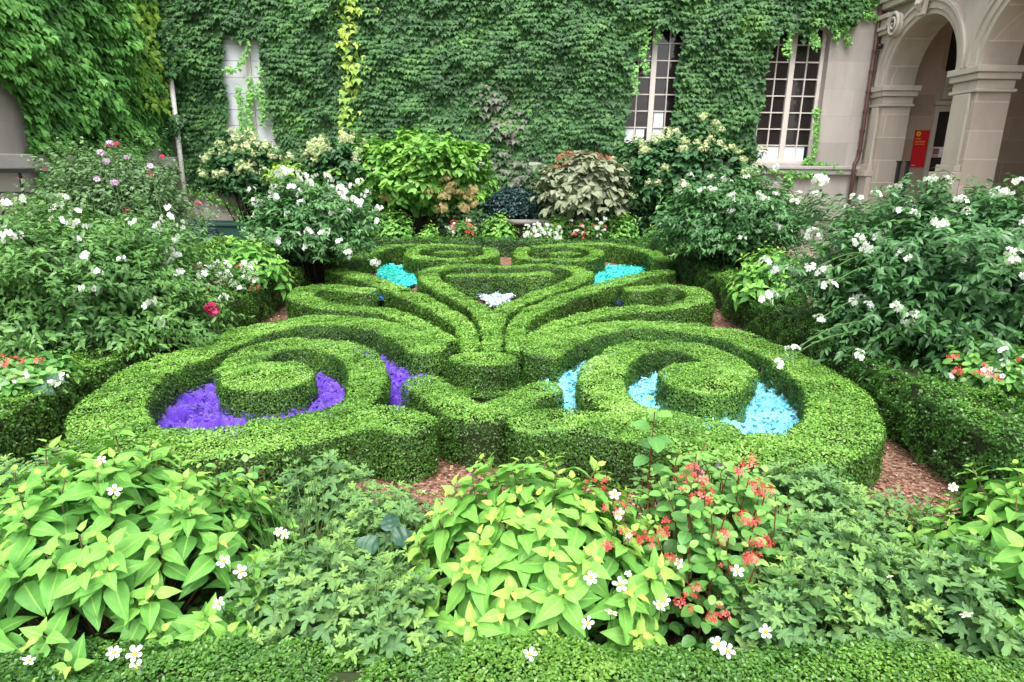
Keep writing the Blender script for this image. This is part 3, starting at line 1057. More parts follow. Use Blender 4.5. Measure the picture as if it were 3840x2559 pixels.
# ------------------------------------------------------------------ arcade wing on the right
XW = 8.63
TH_ = .65
ZI = 3.75
Y1, Y2, Y3, Y4, Y5, Y6 = 15.96, 13.47, 12.80, 10.31, 9.64, 7.15
RA = (Y1 - Y2) / 2
aw = thing('arcade_wing', (XW, 12, 0), 'pale limestone arcade with round arches along the right side', 'building')


def arch_pts(ya, yb, z, k=28):
    c, r = (ya + yb) / 2, (ya - yb) / 2
    return [(c + r * math.cos(PI * i / k), z + r * math.sin(PI * i / k)) for i in range(k + 1)]


out = [(D + .5, 0), (D + .5, 9), (4, 9), (4, 0)]
for ya, yb in ((Y6 + Y5 - Y6, Y6), (Y3, Y4), (Y1, Y2))[0:3]:
    out += [(yb, 0)] + arch_pts(ya, yb, ZI)[::-1] + [(ya, 0)]
MB().prism(out, XW, XW + TH_, 'x').build('wall', M['stone'], aw)
for ya, yb in ((Y1, Y2), (Y3, Y4), (Y5, Y6)):
    mb = MB()
    for r_in, r_out, pr in ((0.0, .10, .05), (.10, .24, .09), (.24, .30, .13)):
        c, r = (ya + yb) / 2, (ya - yb) / 2
        k = 36
        for i in range(k):
            a0, a1 = PI * i / k, PI * (i + 1) / k
            V = []
            for x in (XW - pr, XW - .002):
                for a, rr in ((a0, r + r_in), (a1, r + r_in), (a1, r + r_out), (a0, r + r_out)):
                    V.append((x, c + rr * math.cos(a), ZI + rr * math.sin(a)))
            mb.add(V, [(0, 1, 2, 3), (7, 6, 5, 4), (0, 4, 5, 1), (2, 6, 7, 3), (1, 5, 6, 2), (3, 7, 4, 0)])
    mb.build('archivolt', M['trim'], aw)
    # keystone with carved leaves
    c = (ya + yb) / 2
    mb = MB().prism([(c - .10, ZI + RA - .02), (c + .10, ZI + RA - .02), (c + .16, ZI + RA + .42), (c - .16, ZI + RA + .42)], XW - .22, XW - .135, 'x')
    for k in range(5):
        a = -.9 + .45 * k
        mb.tube([(XW - .23, c, ZI + RA + .08), (XW - .28, c + .08 * math.sin(a), ZI + RA + .2), (XW - .25, c + .17 * math.sin(a), ZI + RA + .2 + .15 * math.cos(a))], [.03, .04, .012], 6)
    mb.build('keystone', M['trim'], aw, bevel=.01)
# imposts wrapped round the piers
for ya, yb in ((D - .003, Y1), (Y2, Y3), (Y4, Y5)):
    mb = MB()
    for z0, z1, pr in ((ZI - .12, ZI - .003, .12), (ZI - .24, ZI - .122, .08), (ZI - .40, ZI - .242, .025), (ZI - .46, ZI - .402, .06)):
        y_hi = ya if ya > Y1 else ya + pr
        x0_, x1_ = XW - pr, XW + TH_ + pr
        if ya > Y1:
            mb.box(x0_, x1_, yb - pr, ya, z0, z1)
        else:
            mb.box(x0_, x1_, yb - pr, y_hi, z0, z1)
    mb.build('impost', M['trim'], aw, bevel=.012)
# pilaster bases, plinths and pedestal course
for ya, yb in ((D - .17, Y1), (Y2, Y3), (Y4, Y5)):
    mb = MB()
    mb.box(XW - .06, XW - .002, yb + .1, ya - .1 if ya < Y1 else ya, 1.98, ZI - .47)
    mb.box(XW - .12, XW - .0025, yb + .04, ya - .04 if ya < Y1 else ya, 1.84, 1.978)
    mb.box(XW - .2, XW - .003, yb - .02, ya + .02 if ya < Y1 else ya, 1.70, 1.838)
    mb.box(XW - .13, XW - .004, yb - .0, ya if ya < Y1 else ya, 0, 1.698)
    mb.build('pedestal', M['trim'], aw, bevel=.012)
    mb = MB()
    mb.box(XW - .08, XW - .003, yb + .06, ya - .06 if ya < Y1 else ya, ZI + .003, ZI + 1.30)
    mb.build('pilaster', M['trim'], aw, bevel=.012)
# entablature and volutes
mb = MB()
for z0, z1, pr in ((5.42, 5.55, .16), (5.552, 5.64, .22), (5.642, 5.9, .12), (5.902, 6.0, .24), (6.002, 6.1, .34)):
    mb.box(XW - pr, XW - .002, 4.1, D - .01, z0, z1)
mb.build('cornice', M['trim'], aw, bevel=.01)
mb = MB()
for z0, z1, pr in ((4.86, 4.95, .16), (4.952, 5.03, .2), (5.032, 5.2, .13), (5.202, 5.30, .2)):
    mb.box(XW - pr, XW - .002, Y1 + .02, D - .02, z0, z1)
mb.build('capital', M['trim'], aw, bevel=.01)


def volute(yc, zc, r, parent):
    mb = MB()
    P = []
    for i in range(60):
        t = i / 59
        a = t * 2 * PI * 2.2
        rr = r * (1 - t) ** .8 + .012
        P.append((XW - .2 - .03 * t, yc + rr * math.cos(a), zc + rr * math.sin(a) * 1.15))
    mb.tube(P, np.linspace(.045, .02, 60), 8)
    V = [(XW - x, yc + rr * math.cos(2 * PI * j / 20), zc + rr * 1.15 * math.sin(2 * PI * j / 20)) for x, rr in ((.1, r), (.18, r * .95)) for j in range(20)]
    mb.add(V, [(j, (j + 1) % 20, 20 + (j + 1) % 20, 20 + j) for j in range(20)] + [tuple(20 + j for j in range(20))])
    mb.build('volute', M['trim'], parent, True)


volute(Y1 - .28, 4.98, .22, aw)
volute((Y2 + Y3) / 2, 5.33, .2, aw)
# passage behind the arcade
mb = MB()
mb.box(XW + TH_ + .003, 10.28, D - .001, D + .4, 0, 9)
mb.box(10.28, 11.5, D - .001, D + .4, 3.25, 4.15)
mb.box(10.28, 11.5, D + .0, D + .4, 6.0, 9)
mb.box(11.5, 13.5, D - .001, D + .4, 0, 9)
mb.box(13.2, 13.6, 3, D - .003, 0, 9)
mb.build('passage_wall', M['stonein'], aw)
MB().box(XW + TH_ + .003, 13.19, 3, D - .003, 5.9, 6.1).build('passage_ceiling', M['stonein'], aw)
MB().box(XW + TH_ + .003, 13.19, 3, D - .003, 0, .35).build('passage_floor', M['stonein'], aw)
mb = MB()
mb.box(10.17, 10.28, D - .06, D - .003, .35, 3.37); mb.box(11.5, 11.62, D - .06, D - .003, .35, 3.37)
mb.box(10.282, 11.498, D - .06, D - .003, 3.23, 3.37)
mb.box(10.12, 11.68, D - .12, D - .002, 3.372, 3.46)
mb.build('door_frame', M['trim'], aw, bevel=.01)
MB().box(10.28, 11.5, D + .15, D + .2, .35, 3.25).build('door', M['doorwood'], aw)
MB().box(10.28, 11.5, D + .15, D + .2, 4.15, 6.0).build('fanlight', M['glass'], aw)
mb = MB().box(10.3, 11.42, D - .05, D - .002, 3.52, 4.06)
for k in range(9):
    a = k * .7
    mb.tube([(10.7 + .12 * math.cos(a), D - .06, 3.79 + .08 * math.sin(a)), (10.7 + .26 * math.cos(a + .5), D - .09, 3.79 + .17 * math.sin(a + .5)),
             (10.7 + .38 * math.cos(a + .7), D - .06, 3.79 + .2 * math.sin(a + .7))], [.03, .045, .015], 6)
mb.build('carved_panel', M['trim'], aw)
MB().box(10.3, 11.5, D - .45, D - .125, .352, .5).box(10.3, 11.5, D - .85, D - .451, .351, .42).build('door_step', M['stepred'], aw)
MB().box(12.4, 13.19, 12.2, 13.3, .352, 3.1).build('buttress', M['stonein'], aw, bevel=.02)

# door notice
nt2 = thing('door_notice', (11.0, D + .14, 1.95), 'small white notice with a framed grey square and red line on the dark door', 'notice')
xd = 10.42
MB().box(xd - .10, xd + .30, D + .135, D + .149, 2.17, 2.42).build('sheet', M['paper'], nt2)
MB().box(xd + .0, xd + .14, D + .13, D + .1345, 2.24, 2.38).box(xd + .0, xd + .14, D + .128, D + .1298, 2.19, 2.215).build('printed_frame', M['banner'], nt2)
MB().box(xd + .02, xd + .12, D + .126, D + .1275, 2.26, 2.36).build('printed_square', M['bench'], nt2)

# red banner
bn = thing('banner', (10.0, D - .03, 1.9), 'tall red banner with a yellow round emblem and gold lettering on the passage wall', 'banner')
bx0, bx1, bz0, bz1 = 9.80, 10.15, 1.93, 2.80
MB().box(bx0, bx1, D - .03, D - .012, bz0, bz1).build('panel', M['banner'], bn)
mb = MB(); k = 24
V = [(bx0 + .085 + .058 * math.cos(2 * PI * j / k), y, bz1 - .085 + .058 * math.sin(2 * PI * j / k)) for y in (D - .034, D - .0305) for j in range(k)]
mb.add(V, [tuple(range(k)), tuple(range(2 * k - 1, k - 1, -1))] + [(j, (j + 1) % k, k + (j + 1) % k, k + j) for j in range(k)])
mb.build('emblem', M['gold'], bn)
mb = MB()
V = [(bx0 + .088 + .024 * math.cos(2 * PI * j / k), y, bz1 - .085 + .018 * math.sin(2 * PI * j / k)) for y in (D - .037, D - .0345) for j in range(k)]
mb.add(V, [tuple(range(k)), tuple(range(2 * k - 1, k - 1, -1))] + [(j, (j + 1) % k, k + (j + 1) % k, k + j) for j in range(k)])
mb.build('emblem_mark', M['stemgreen'], bn)
# small lettering too fine to read: strokes of varied width
mb = MB(); rr_ = random.Random(5)
for zr, x_, x_e, h in ((bz1 - .215, bx0 + .03, bx0 + .16, .03), (bz1 - .285, bx0 + .03, bx0 + .26, .034), (bz1 - .335, bx0 + .03, bx0 + .27, .016)):
    x = x_
    while x < x_e:
        w = rr_.uniform(.008, .02)
        mb.box(x, x + w * .35, D - .034, D - .0305, zr, zr + h)
        mb.box(x + w * .35 + .001, x + w, D - .034, D - .0305, zr + (0 if rr_.random() < .5 else h * .7), zr + (h * .3 if rr_.random() < .5 else h))
        x += w + .006
mb.build('gold_lettering', M['gold'], bn)
mb = MB(); x = bx0 + .03
while x < bx0 + .12:
    mb.box(x, x + .006, D - .034, D - .0305, bz0 + .035, bz0 + .05); x += .011
mb.build('white_lettering', M['paper'], bn)

# barrier posts beside the first pier
for i, (ox, nm) in enumerate(((2062, 'left'), (2082, 'right'))):
    p = ony(ox, 400, 14.6)
    t = thing('barrier_post', (p[0], 14.6, 0), 'black iron post by the first arcade pier, the %s one of two' % nm, 'post', 'black posts beside the first pier')
    MB().box(p[0] - .035, p[0] + .035, 14.57, 14.63, 0, 2.02).build('shaft', M['iron'], t, bevel=.006)
    MB().box(p[0] - .05, p[0] + .05, 14.555, 14.645, 2.02, 2.06).build('cap', M['iron'], t, bevel=.006)

# brown drainpipe in the right corner
t = thing('drainpipe', (XW - .25, D - .1, 0), 'brown jointed drainpipe in the corner beside the arcade', 'pipe')
xq, yq = XW - .16, D - .1
MB().tube([(xq, yq, 7), (xq, yq, 2.25), (xq - .02, yq, 2.1), (xq - .12, yq - .08, 1.98), (xq - .12, yq - .1, 1.8), (xq - .12, yq - .1, .1)], .045, 10).build('pipe', M['pipebrown'], t, True)
mb = MB()
for z in np.arange(2.3, 7, .45): mb.tube([(xq, yq, z - .03), (xq, yq, z + .03)], .06, 10)
mb.build('joints', M['pipebrown'], t)
t = thing('security_light', (XW - .2, Y1 + .2, 4.75), 'small black lamp fixed to the first pier below the capital', 'lamp')
MB().lathe([(.0, -.05), (.06, -.04), (.08, .02), (.05, .06), (0, .07)], (XW - .16, Y1 + .25, 4.62), 12).build('lamp_head', M['iron'], t, True)
MB().tube([(XW - .08, Y1 + .25, 4.66), (XW - .16, Y1 + .25, 4.66)], .015, 6).build('bracket', M['iron'], t)
# floor conduit along the rear wall base
t = MB().tube([(6.6, D - .14, .62), (8.2, D - .14, .62)], .03, 8).build('wall_conduit', M['pipebrown'], None, True)
tag(t, 'thin dark pipe running along the foot of the bare wall at right', 'pipe')

# ------------------------------------------------------------------ iron railing at left
t = thing('iron_railing', (-6.4, 8.6, 0), 'black wrought iron railing with scrolls at the left edge', 'railing')
yr = 8.6
pa = ony(-20, 388, yr); pb = ony(122, 388, yr)
zt = pa[2]
MB().box(-8.1, pb[0], yr - .03, yr + .03, zt - .05, zt).build('top_rail', M['iron'], t)
MB().box(-8.1, pb[0], yr - .015, yr + .015, zt - .32, zt - .29).build('middle_rail', M['iron'], t)
MB().box(-8.1, pb[0], yr - .015, yr + .015, .1, .14).build('bottom_rail', M['iron'], t)
mb = MB()
x = pb[0] - .03
while x > -8.1:
    mb.box(x - .013, x + .013, yr - .013, yr + .013, 0, zt - .05); x -= .42
mb.build('balusters', M['iron'], t)
x = pb[0] - .24
for k in range(4):
    P = [(x + .2 * (1 - i / 40 * .85) * math.cos(i * .25), yr - .001 * i, .95 + (zt - 1.55) * .0 + .38 * (1 - i / 40 * .85) * math.sin(i * .25) + .0) for i in range(40)]
    MB().tube(P, .014, 6).build('scroll', M['iron'], t, True); x -= .42

# green planter box and low hedge near the left corner
t = thing('planter_box', (-5.6, 14.6, 0), 'dark green wooden box at the foot of the rear wall', 'box')
a = ony(430, 545, 14.4); b2 = ony(560, 530, 14.4)
MB().box(a[0], b2[0] + .2, 14.2, 14.9, 0, .5).build('body', M['greenbox'], t, bevel=.01)
MB().box(a[0] - .04, b2[0] + .24, 14.16, 14.94, .502, .56).build('lid', M['greenbox'], t, bevel=.01)
hedge('low_hedge', 'thin yellowish low hedge beside the green box at left', [('band', [onz(405, 585, .4)[:2], onz(470, 562, .4)[:2], onz(535, 545, .4)[:2]], .35)], H=.4, top=.55, side=.5, rough=.04, tidy=2)

t = thing('planter_trough', (0.6, 14.7, 0), 'grey trough edge under the dark blue green bush in the middle', 'planter')
a = ony(1150, 508, 14.3); b2 = ony(1262, 508, 14.3)
MB().box(a[0], b2[0], 14.3, 14.9, 0, a[2] - .10).build('body', M['darkroom'], t)
MB().tube([(a[0] - .05, 14.27, a[2] - .02), (b2[0] + .05, 14.27, a[2] - .02)], .06, 12).build('rim_rail', M['bench'], t, True)


# ------------------------------------------------------------------ ivy
def ivy_on(planefn, u0, u1, z0, z1, dens, size, mask, bulge=.18, seed=0, tintf=None, hang=0.0, fade=None):
    n = int((u1 - u0) * (z1 - z0) * dens)
    u = rng.uniform(u0, u1, n); z = rng.uniform(z0, z1, n)
    k = mask(u, z)
    u, z = u[k], z[k]
    Q = np.stack([u, z, np.full_like(u, seed)], 1)
    off = .05 + bulge * (.5 + .35 * noise(Q, .55) + .3 * noise(Q, 1.5) + .12 * noise(Q, 4)) + rng.uniform(-.05, .02, len(u))
    off += .05 * np.sin(z * 2 * PI / (size * 1.15) + 2.2 * noise(Q * [1, .4, 1], .9) + .9 * np.sin(u * 6)) + rng.uniform(-.05, .0, len(u))
    if fade is not None: off = off * (.12 + .88 * np.clip((fade - u) / 2.6, 0, 1))
    off = np.maximum(off, .01)
    P, out, side = planefn(u, z, off)
    N = out * .9 + np.array([0, 0, .8]) + rnd(len(P), .24)
    T = np.array([0, 0, -1.]) + out * .45 + side * (hang + rng.normal(0, .28, (len(P), 1))) 
    tint = .42 + .12 * noise(Q, .8) + .1 * noise(Q, 3) + rng.normal(0, .14, len(P))
    if tintf is not None: tint = tint + tintf(u, z)
    return P, N, T, size * rng.uniform(.6, 1.25, len(P)), np.clip(tint, 0, 1)


def backplane(u, z, off):
    P = np.stack([u, D - off, z], 1)
    return P, np.tile([0, -1., 0], (len(u), 1)), np.tile([1., 0, 0], (len(u), 1))


def leftplane(u, z, off):
    P = np.stack([XL + off, u, z], 1)
    return P, np.tile([1., 0, 0], (len(u), 1)), np.tile([0, -1., 0], (len(u), 1))


def wpoly(*pts):
    return np.array([ony(x, y, D)[[0, 2]] for x, y in pts])


W_BLANK = wpoly((506, 74), (545, 92), (598, 80), (613, 180), (620, 235), (632, 260), (638, 350), (526, 350), (522, 270), (514, 190))
W_ONE = wpoly((1482, 62), (1566, 66), (1564, 130), (1550, 200), (1544, 330), (1430, 330), (1444, 230), (1454, 140))
W_TWO = wpoly((1772, 100), (1792, 66), (1840, 82), (1882, 58), (1905, 62), (1960, 60), (1960, 380), (1724, 390), (1732, 300), (1754, 180))
W_RIGHT = wpoly((1890, 60), (1935, 82), (1965, 50), (1990, 20), (2060, -10), (2200, -10), (2200, 900), (1740, 900), (1738, 372), (1880, 372))
W_LOW = wpoly((400, 425), (470, 432), (560, 440), (600, 470), (640, 640), (400, 640))
W_EDGE = wpoly((380, 390), (412, 400), (412, 520), (380, 640))


def backmask(u, z):
    j = rng.normal(0, .03, len(u)); j2 = rng.normal(0, .03, len(u))
    uu = u + j + .04 * np.sin(z * 5); zz = z + j2
    m = np.ones(len(u), bool)
    for W in (W_BLANK, W_ONE, W_TWO, W_RIGHT, W_LOW):
        m &= ~inpoly(uu, zz, W)
    m &= (noise(np.stack([u, z, u * 0], 1), .9) + .6 * noise(np.stack([u, z, u * 0 + 4], 1), 2.6) > -1.75) | (rng.uniform(0, 1, len(u)) < .35)
    m &= (u > ony(436, 440, D)[0]) | (z > 3.6)
    m &= u > XL + .15
    return m


def wivy(tint):
    return tint


ivy = thing('ivy', (0, D - .1, 0), 'dense green ivy curtain hanging over the rear facade and round its windows', 'climbing plant')
P, N, T, S, tt = ivy_on(backplane, XL, 8.6, 0, 6.6, 860, .105, backmask, bulge=.22)
leaves_obj('foliage', cloud(T_IVY, P, N, T, S, tt), M['ivy'], ivy)
# under layer
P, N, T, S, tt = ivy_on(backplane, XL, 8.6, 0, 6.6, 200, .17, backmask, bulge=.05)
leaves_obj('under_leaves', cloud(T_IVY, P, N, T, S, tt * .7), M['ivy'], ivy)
# yellow streak and bronze patch of turning leaves
ystreak = [(805, 20), (800, 60), (790, 90), (812, 130), (820, 165), (800, 200), (782, 225), (790, 262), (775, 290), (750, 320), (742, 350), (735, 385)]


def near_line(u, z, pts, w):
    A = np.array([ony(x, y, D)[[0, 2]] for x, y in pts])
    d = np.full(len(u), 9.)
    for i in range(len(A) - 1):
        a, b = A[i], A[i + 1]
        t = np.clip(((u - a[0]) * (b - a)[0] + (z - a[1]) * (b - a)[1]) / ((b - a) @ (b - a)), 0, 1)
        d = np.minimum(d, np.hypot(u - a[0] - t * (b - a)[0], z - a[1] - t * (b - a)[1]))
    return rng.uniform(0, 1, len(u)) < np.exp(-(d / w) ** 2)


P, N, T, S, tt = ivy_on(backplane, -4.2, -1.6, 1.3, 6.5, 420, .16, lambda u, z: near_line(u, z, [(815, -30)] + ystreak[:4] + ystreak[4:], .26) & (rng.uniform(0, 1, len(u)) < .42), bulge=.24)
P[:, 1] -= .04
leaves_obj('yellow_leaves', cloud(T_IVY, P, N, T, S, tt + .1), M['ivyy'], ivy)
P, N, T, S, tt = ivy_on(backplane, -1.6, 2.5, .8, 3.8, 420, .15, lambda u, z: near_line(u, z, [(1130, 190), (1160, 280), (1180, 340), (1190, 410)], .42) & (rng.uniform(0, 1, len(u)) < .3), bulge=.24)
P[:, 1] -= .035
leaves_obj('bronze_leaves', cloud(T_IVY, P, N, T, S, tt), M['ivyr'], ivy)
# strands hanging in front of the windows and the boards
strands = [([(1478, 60), (1485, 90), (1476, 125), (1484, 160)], .5), ([(1512, 30), (1515, 60), (1510, 90)], .4), ([(1820, 40), (1812, 90), (1808, 130)], .35), ([(1855, 40), (1870, 80), (1880, 110)], .5),
           ([(575, 180), (577, 215), (570, 250), (574, 290), (582, 320)], .5), ([(548, 200), (552, 250), (556, 300), (555, 330)], .3),
           ([(520, 160), (545, 155), (562, 130), (570, 100)], .25), ([(600, 150), (598, 190), (606, 230), (604, 280)], .35),
           ([(577, 215), (590, 220), (602, 222)], .2), ([(1455, 145), (1458, 180), (1462, 215)], .3), ([(1875, 250), (1876, 300), (1872, 350), (1850, 372)], .3), ([(1850, 370), (1900, 380), (1935, 388)], .3),
           ([(1770, 385), (1800, 392), (1860, 398), (1900, 400)], .5), ([(1810, 392), (1815, 405), (1812, 420)], .6), ([(1930, 30), (1945, 60), (1950, 100)], .5), ([(1960, 20), (1990, 30), (2030, 45)], .4),
           ([(1890, 20), (1915, 60), (1925, 85)], .7), ([(440, 440), (480, 450), (520, 468), (545, 478)], .35), ([(553, 480), (556, 510), (556, 550)], .3)]
sm = MB(); cls = []
for pts, wd in strands:
    A = np.array([ony(x, y, D - .1) for x, y in pts])
    C = spline(A, .03)
    sm.tube(C + np.array([0, .04, 0]), .008, 5)
    L = np.linalg.norm(np.diff(C, axis=0), axis=1).sum()
    n = int(L * 150 * (.5 + wd))
    k = rng.integers(0, len(C), n)
    P = C[k] + rnd(n, .05 * (.5 + wd)) * np.array([1, .5, 1])
    cls.append(cloud(T_IVY, P, np.array([0, -1., .6]) + rnd(n, .35), np.array([0, -.3, -1.]) + rnd(n, .4), .085 * rng.uniform(.6, 1.2, n), rng.uniform(.35, .9, n)))
leaves_obj('strand_leaves', cls, M['ivyl'], ivy)
sm.build('strand_stems', M['twig'], ivy)

n = 420
zz_ = np.concatenate([rng.uniform(3.75, 5.0, 320), rng.uniform(2.5, 3.0, 100)])
P = np.stack([xp + rng.normal(0, .16, n), yp - .1 + rng.normal(0, .08, n), zz_], 1)
leaves_obj('pipe_leaves', cloud(T_IVY, P, np.array([.2, -1., .7]) + rnd(n, .3), np.array([0, -.3, -1.]) + rnd(n, .3), .12 * rng.uniform(.6, 1.2, n), rng.uniform(.1, .7, n)), M['ivy'], ivy)

# left wing ivy: bulging and larger leaved
ivl = thing('ivy', (XL, 12, 2.5), 'thick bulging large leaved ivy on the left wing, bare stone at its left edge', 'climbing plant')


def onleft(x, y):
    return onx(x, y, XL)[[1, 2]]


LB = np.array([onleft(x, y) for x, y in ((-260, 600), (-260, -50), (-60, -50), (-60, 150), (0, 190), (35, 250), (45, 330), (75, 372), (60, 640))])
LB2 = np.array([onleft(x, y) for x, y in ((335, 300), (350, 260), (362, 320), (392, 372), (415, 380), (412, 640), (385, 640), (300, 420), (330, 372))])


def leftmask(u, z):
    uu = u + rng.normal(0, .05, len(u)); zz = z + rng.normal(0, .05, len(u))
    return ~inpoly(uu, zz, LB) & ~inpoly(uu, zz, LB2) & (u < D - .1) & ((u < D - .25) | (z > 3.9)) & ((z > .8 + .3 * np.sin(u * 3)))


P, N, T, S, tt = ivy_on(leftplane, 9.0, D, .5, 6.4, 760, .15, leftmask, bulge=.45, seed=5, hang=.25, fade=D)
kk = rng.uniform(0, 1, len(P)) < .5
leaves_obj('foliage', [cloud(T_IVY, P[kk], N[kk], T[kk], S[kk], tt[kk]), cloud(T_OVAL, P[~kk], N[~kk], T[~kk], S[~kk] * .9, tt[~kk])], M['ivyl'], ivl)
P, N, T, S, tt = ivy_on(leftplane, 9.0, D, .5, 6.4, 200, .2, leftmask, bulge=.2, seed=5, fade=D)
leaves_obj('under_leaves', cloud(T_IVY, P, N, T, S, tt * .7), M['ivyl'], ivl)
n = 420
u = rng.uniform(14.9, 16.0, n); z = rng.uniform(3.0, 6.0, n)
P, o_, s_ = leftplane(u, z, rng.uniform(.12, .3, n))
leaves_obj('young_leaves', cloud(T_IVY, P, o_ + rnd(n, .3) + [0, -.3, .5], rnd(n, .3) + [0, 0, -1.], .16 * rng.uniform(.6, 1.2, n), rng.uniform(0, .5, n)), M['ivyy'], ivl)


# ------------------------------------------------------------------ flower clusters as shared meshes
def cluster_mesh(name, n, rad, fs, mat, petals=5, cup=.2, pw=.5, seed=0, shape=(1, 1, 1)):
    r = np.random.default_rng(seed)
    tp = flower_tpl(petals, 1.0, pw, cup, seed)
    d = norm(r.normal(0, 1, (n, 3)))
    d[:, 2] = np.abs(d[:, 2]) * .9 - .1
    P = d * rad * r.uniform(.55, 1.05, (n, 1)) * np.array(shape)
    V, F, t, e = join([cloud(tp, P, d + r.normal(0, .3, (n, 3)), r.normal(0, 1, (n, 3)), fs * r.uniform(.7, 1.2, n), r.uniform(0, 1, n))])
    return make_mesh(name, V, F, M[mat], {'tint': t, 'edge': e})


CL = {
    'white': [cluster_mesh('white_cluster', 9, .055, .022, 'white', 5, .15, .75, s) for s in range(4)],
    'whitesmall': [cluster_mesh('white_cluster', 5, .05, .024, 'white', 5, .15, .8, s + 20) for s in range(3)],
    'cream': [cluster_mesh('cream_panicle', 46, .095, .020, 'cream', 4, .1, .8, s, (1, 1, 1.35)) for s in range(4)],
    'tan': [cluster_mesh('faded_head', 90, .11, .022, 'tan', 4, .1, .9, s, (1, 1, 1)) for s in range(3)],
    'red': [cluster_mesh('red_cluster', 9, .045, .02, 'red', 4, .3, .6, s, (1.2, 1.2, .8)) for s in range(4)],
    'rosy': [cluster_mesh('rosy_head', 40, .10, .03, 'rosy', 4, .2, .5, s, (1.2, 1.2, .6)) for s in range(2)],
    'pinkrose': [cluster_mesh('pink_rose', 16, .035, .032, 'pink', 5, .5, .9, s) for s in range(2)],
    'lilac': [cluster_mesh('lilac_bloom', 9, .03, .03, 'lilac', 5, .3, .8, s) for s in range(2)],
}


def put(kind, name, P, parent, sc=1.0, up=None):
    me = random.choice(CL[kind])
    o = bpy.data.objects.new(name, me)
    COL.objects.link(o)
    o.parent = parent
    base = np.array(parent.location)
    o.location = tuple(np.asarray(P) - base)
    o.rotation_euler = (random.uniform(-.5, .5), random.uniform(-.5, .5), random.uniform(0, 6.28))
    s = sc * random.uniform(.8, 1.2)
    o.scale = (s, s, s)
    return o


# ------------------------------------------------------------------ shrubs
def shrub(name, label, c, rad, z0, mat, tpl, ls, shoots, per, flowers=None, nf=0, fsc=1, cat='shrub', group=None, loose=.2, inner=.5,
          trunk=True, droop=.2, lumps=.16, bias=None, tint0=.42, fzmin=-.2, smooth=False, shoot_len=.28, extra=None):
    """c: centre (x,y,z) of the crown; rad: radii"""
    c = np.array(c, float); rad = np.array(rad, float) * np.array([.95, 1, .93])
    root = thing(name, (c[0], c[1], 0), label, cat, group)
    d = norm(rng.normal(0, 1, (shoots, 3)))
    d[:, 2] = np.where(d[:, 2] < -.5, -d[:, 2], d[:, 2])
    lump = 1 + lumps * noise(d * 1.0 + c, 1.1) + lumps * .6 * noise(d * 1.0 + c, 2.7)
    tip = c + d * rad * lump[:, None] * (1 + rng.normal(0, loose * .3, (shoots, 1)))
    tip[:, 2] = np.maximum(tip[:, 2], z0 + .03)
    dirn = norm(d + np.array([0, 0, .35]) + rnd(shoots, .35))
    # leaves along each shoot, opposite pairs
    t = np.tile(np.linspace(0, 1, per), shoots)
    k = np.repeat(np.arange(shoots), per)
    base = tip[k] - dirn[k] * (t * shoot_len)[:, None] + np.array([0, 0, -droop * .12]) * ((1 - t) ** 2)[:, None]
    a = rng.uniform(0, 2 * PI, len(k))
    ref = norm(np.cross(dirn[k], rnd(len(k))))
    side = norm(ref + dirn[k] * .45)
    N = norm(np.array([0, 0, .9]) + d[k] * .45 + rnd(len(k), .35))
    T = side + np.array([0, 0, -droop]) * rng.uniform(.2, 1.3, (len(k), 1)) + d[k] * .35
    S = ls * rng.uniform(.65, 1.2, len(k)) * (.75 + .35 * np.sin(PI * np.clip(t + .15, 0, 1)))
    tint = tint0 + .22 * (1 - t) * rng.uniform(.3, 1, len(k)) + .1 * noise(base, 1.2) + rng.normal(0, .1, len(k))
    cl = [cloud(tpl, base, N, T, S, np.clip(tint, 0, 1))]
    ni = int(shoots * per * inner)
    if ni:
        q = norm(rng.normal(0, 1, (ni, 3))) * (rng.uniform(.35, .92, (ni, 1)))
        Pn = c + q * rad
        Pn[:, 2] = np.maximum(Pn[:, 2], z0 + .05)
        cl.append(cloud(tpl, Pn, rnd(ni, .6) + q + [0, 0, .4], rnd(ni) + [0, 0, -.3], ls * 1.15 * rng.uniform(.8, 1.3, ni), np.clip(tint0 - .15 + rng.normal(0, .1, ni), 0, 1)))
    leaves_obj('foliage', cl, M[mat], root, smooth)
    # branches
    mb = MB()
    nb = 14
    for i in rng.choice(shoots, min(nb * 3, shoots), replace=False):
        p1 = tip[i] - dirn[i] * .1
        p0 = np.array([c[0] + rng.normal(0, .06), c[1] + rng.normal(0, .06), 0])
        mid = (p0 + p1) / 2 + np.array([0, 0, .12]) + rng.normal(0, .06, 3)
        C = spline([p0, mid, p1], .12)
        mb.tube(C, np.linspace(.016, .004, len(C)), 5)
    mb.build('branches', M['twig'], root)
    if trunk:
        MB().tube([(c[0], c[1], 0), (c[0] + .02, c[1], z0 * .6 + .1), (c[0] - .02, c[1] + .02, c[2])], [.06, .045, .03], 8).build('trunk', M['twig'], root)
    if flowers:
        cand = np.where((d[:, 2] > fzmin) & (d[:, 1] < .45))[0]
        if bias is not None:
            w = bias(tip[cand]); w = w / w.sum()
            sel = rng.choice(cand, min(nf, len(cand)), replace=False, p=w)
        else:
            sel = rng.choice(cand, min(nf, len(cand)), replace=False)
        for i in sel:
            put(flowers, 'flower_cluster', tip[i] + dirn[i] * .02 * 1.0, root, fsc)
    return root


def bb(x0, x1, yt, yb, Y):
    """crown centre and x,z radii from overview extents at distance Y"""
    a = ony(x0, (yt + yb) / 2, Y); b = ony(x1, (yt + yb) / 2, Y)
    t = ony((x0 + x1) / 2, yt, Y); u = ony((x0 + x1) / 2, yb, Y)
    return ((a[0] + b[0]) / 2, Y, (t[2] + u[2]) / 2), (abs(b[0] - a[0]) / 2, (t[2] - u[2]) / 2)


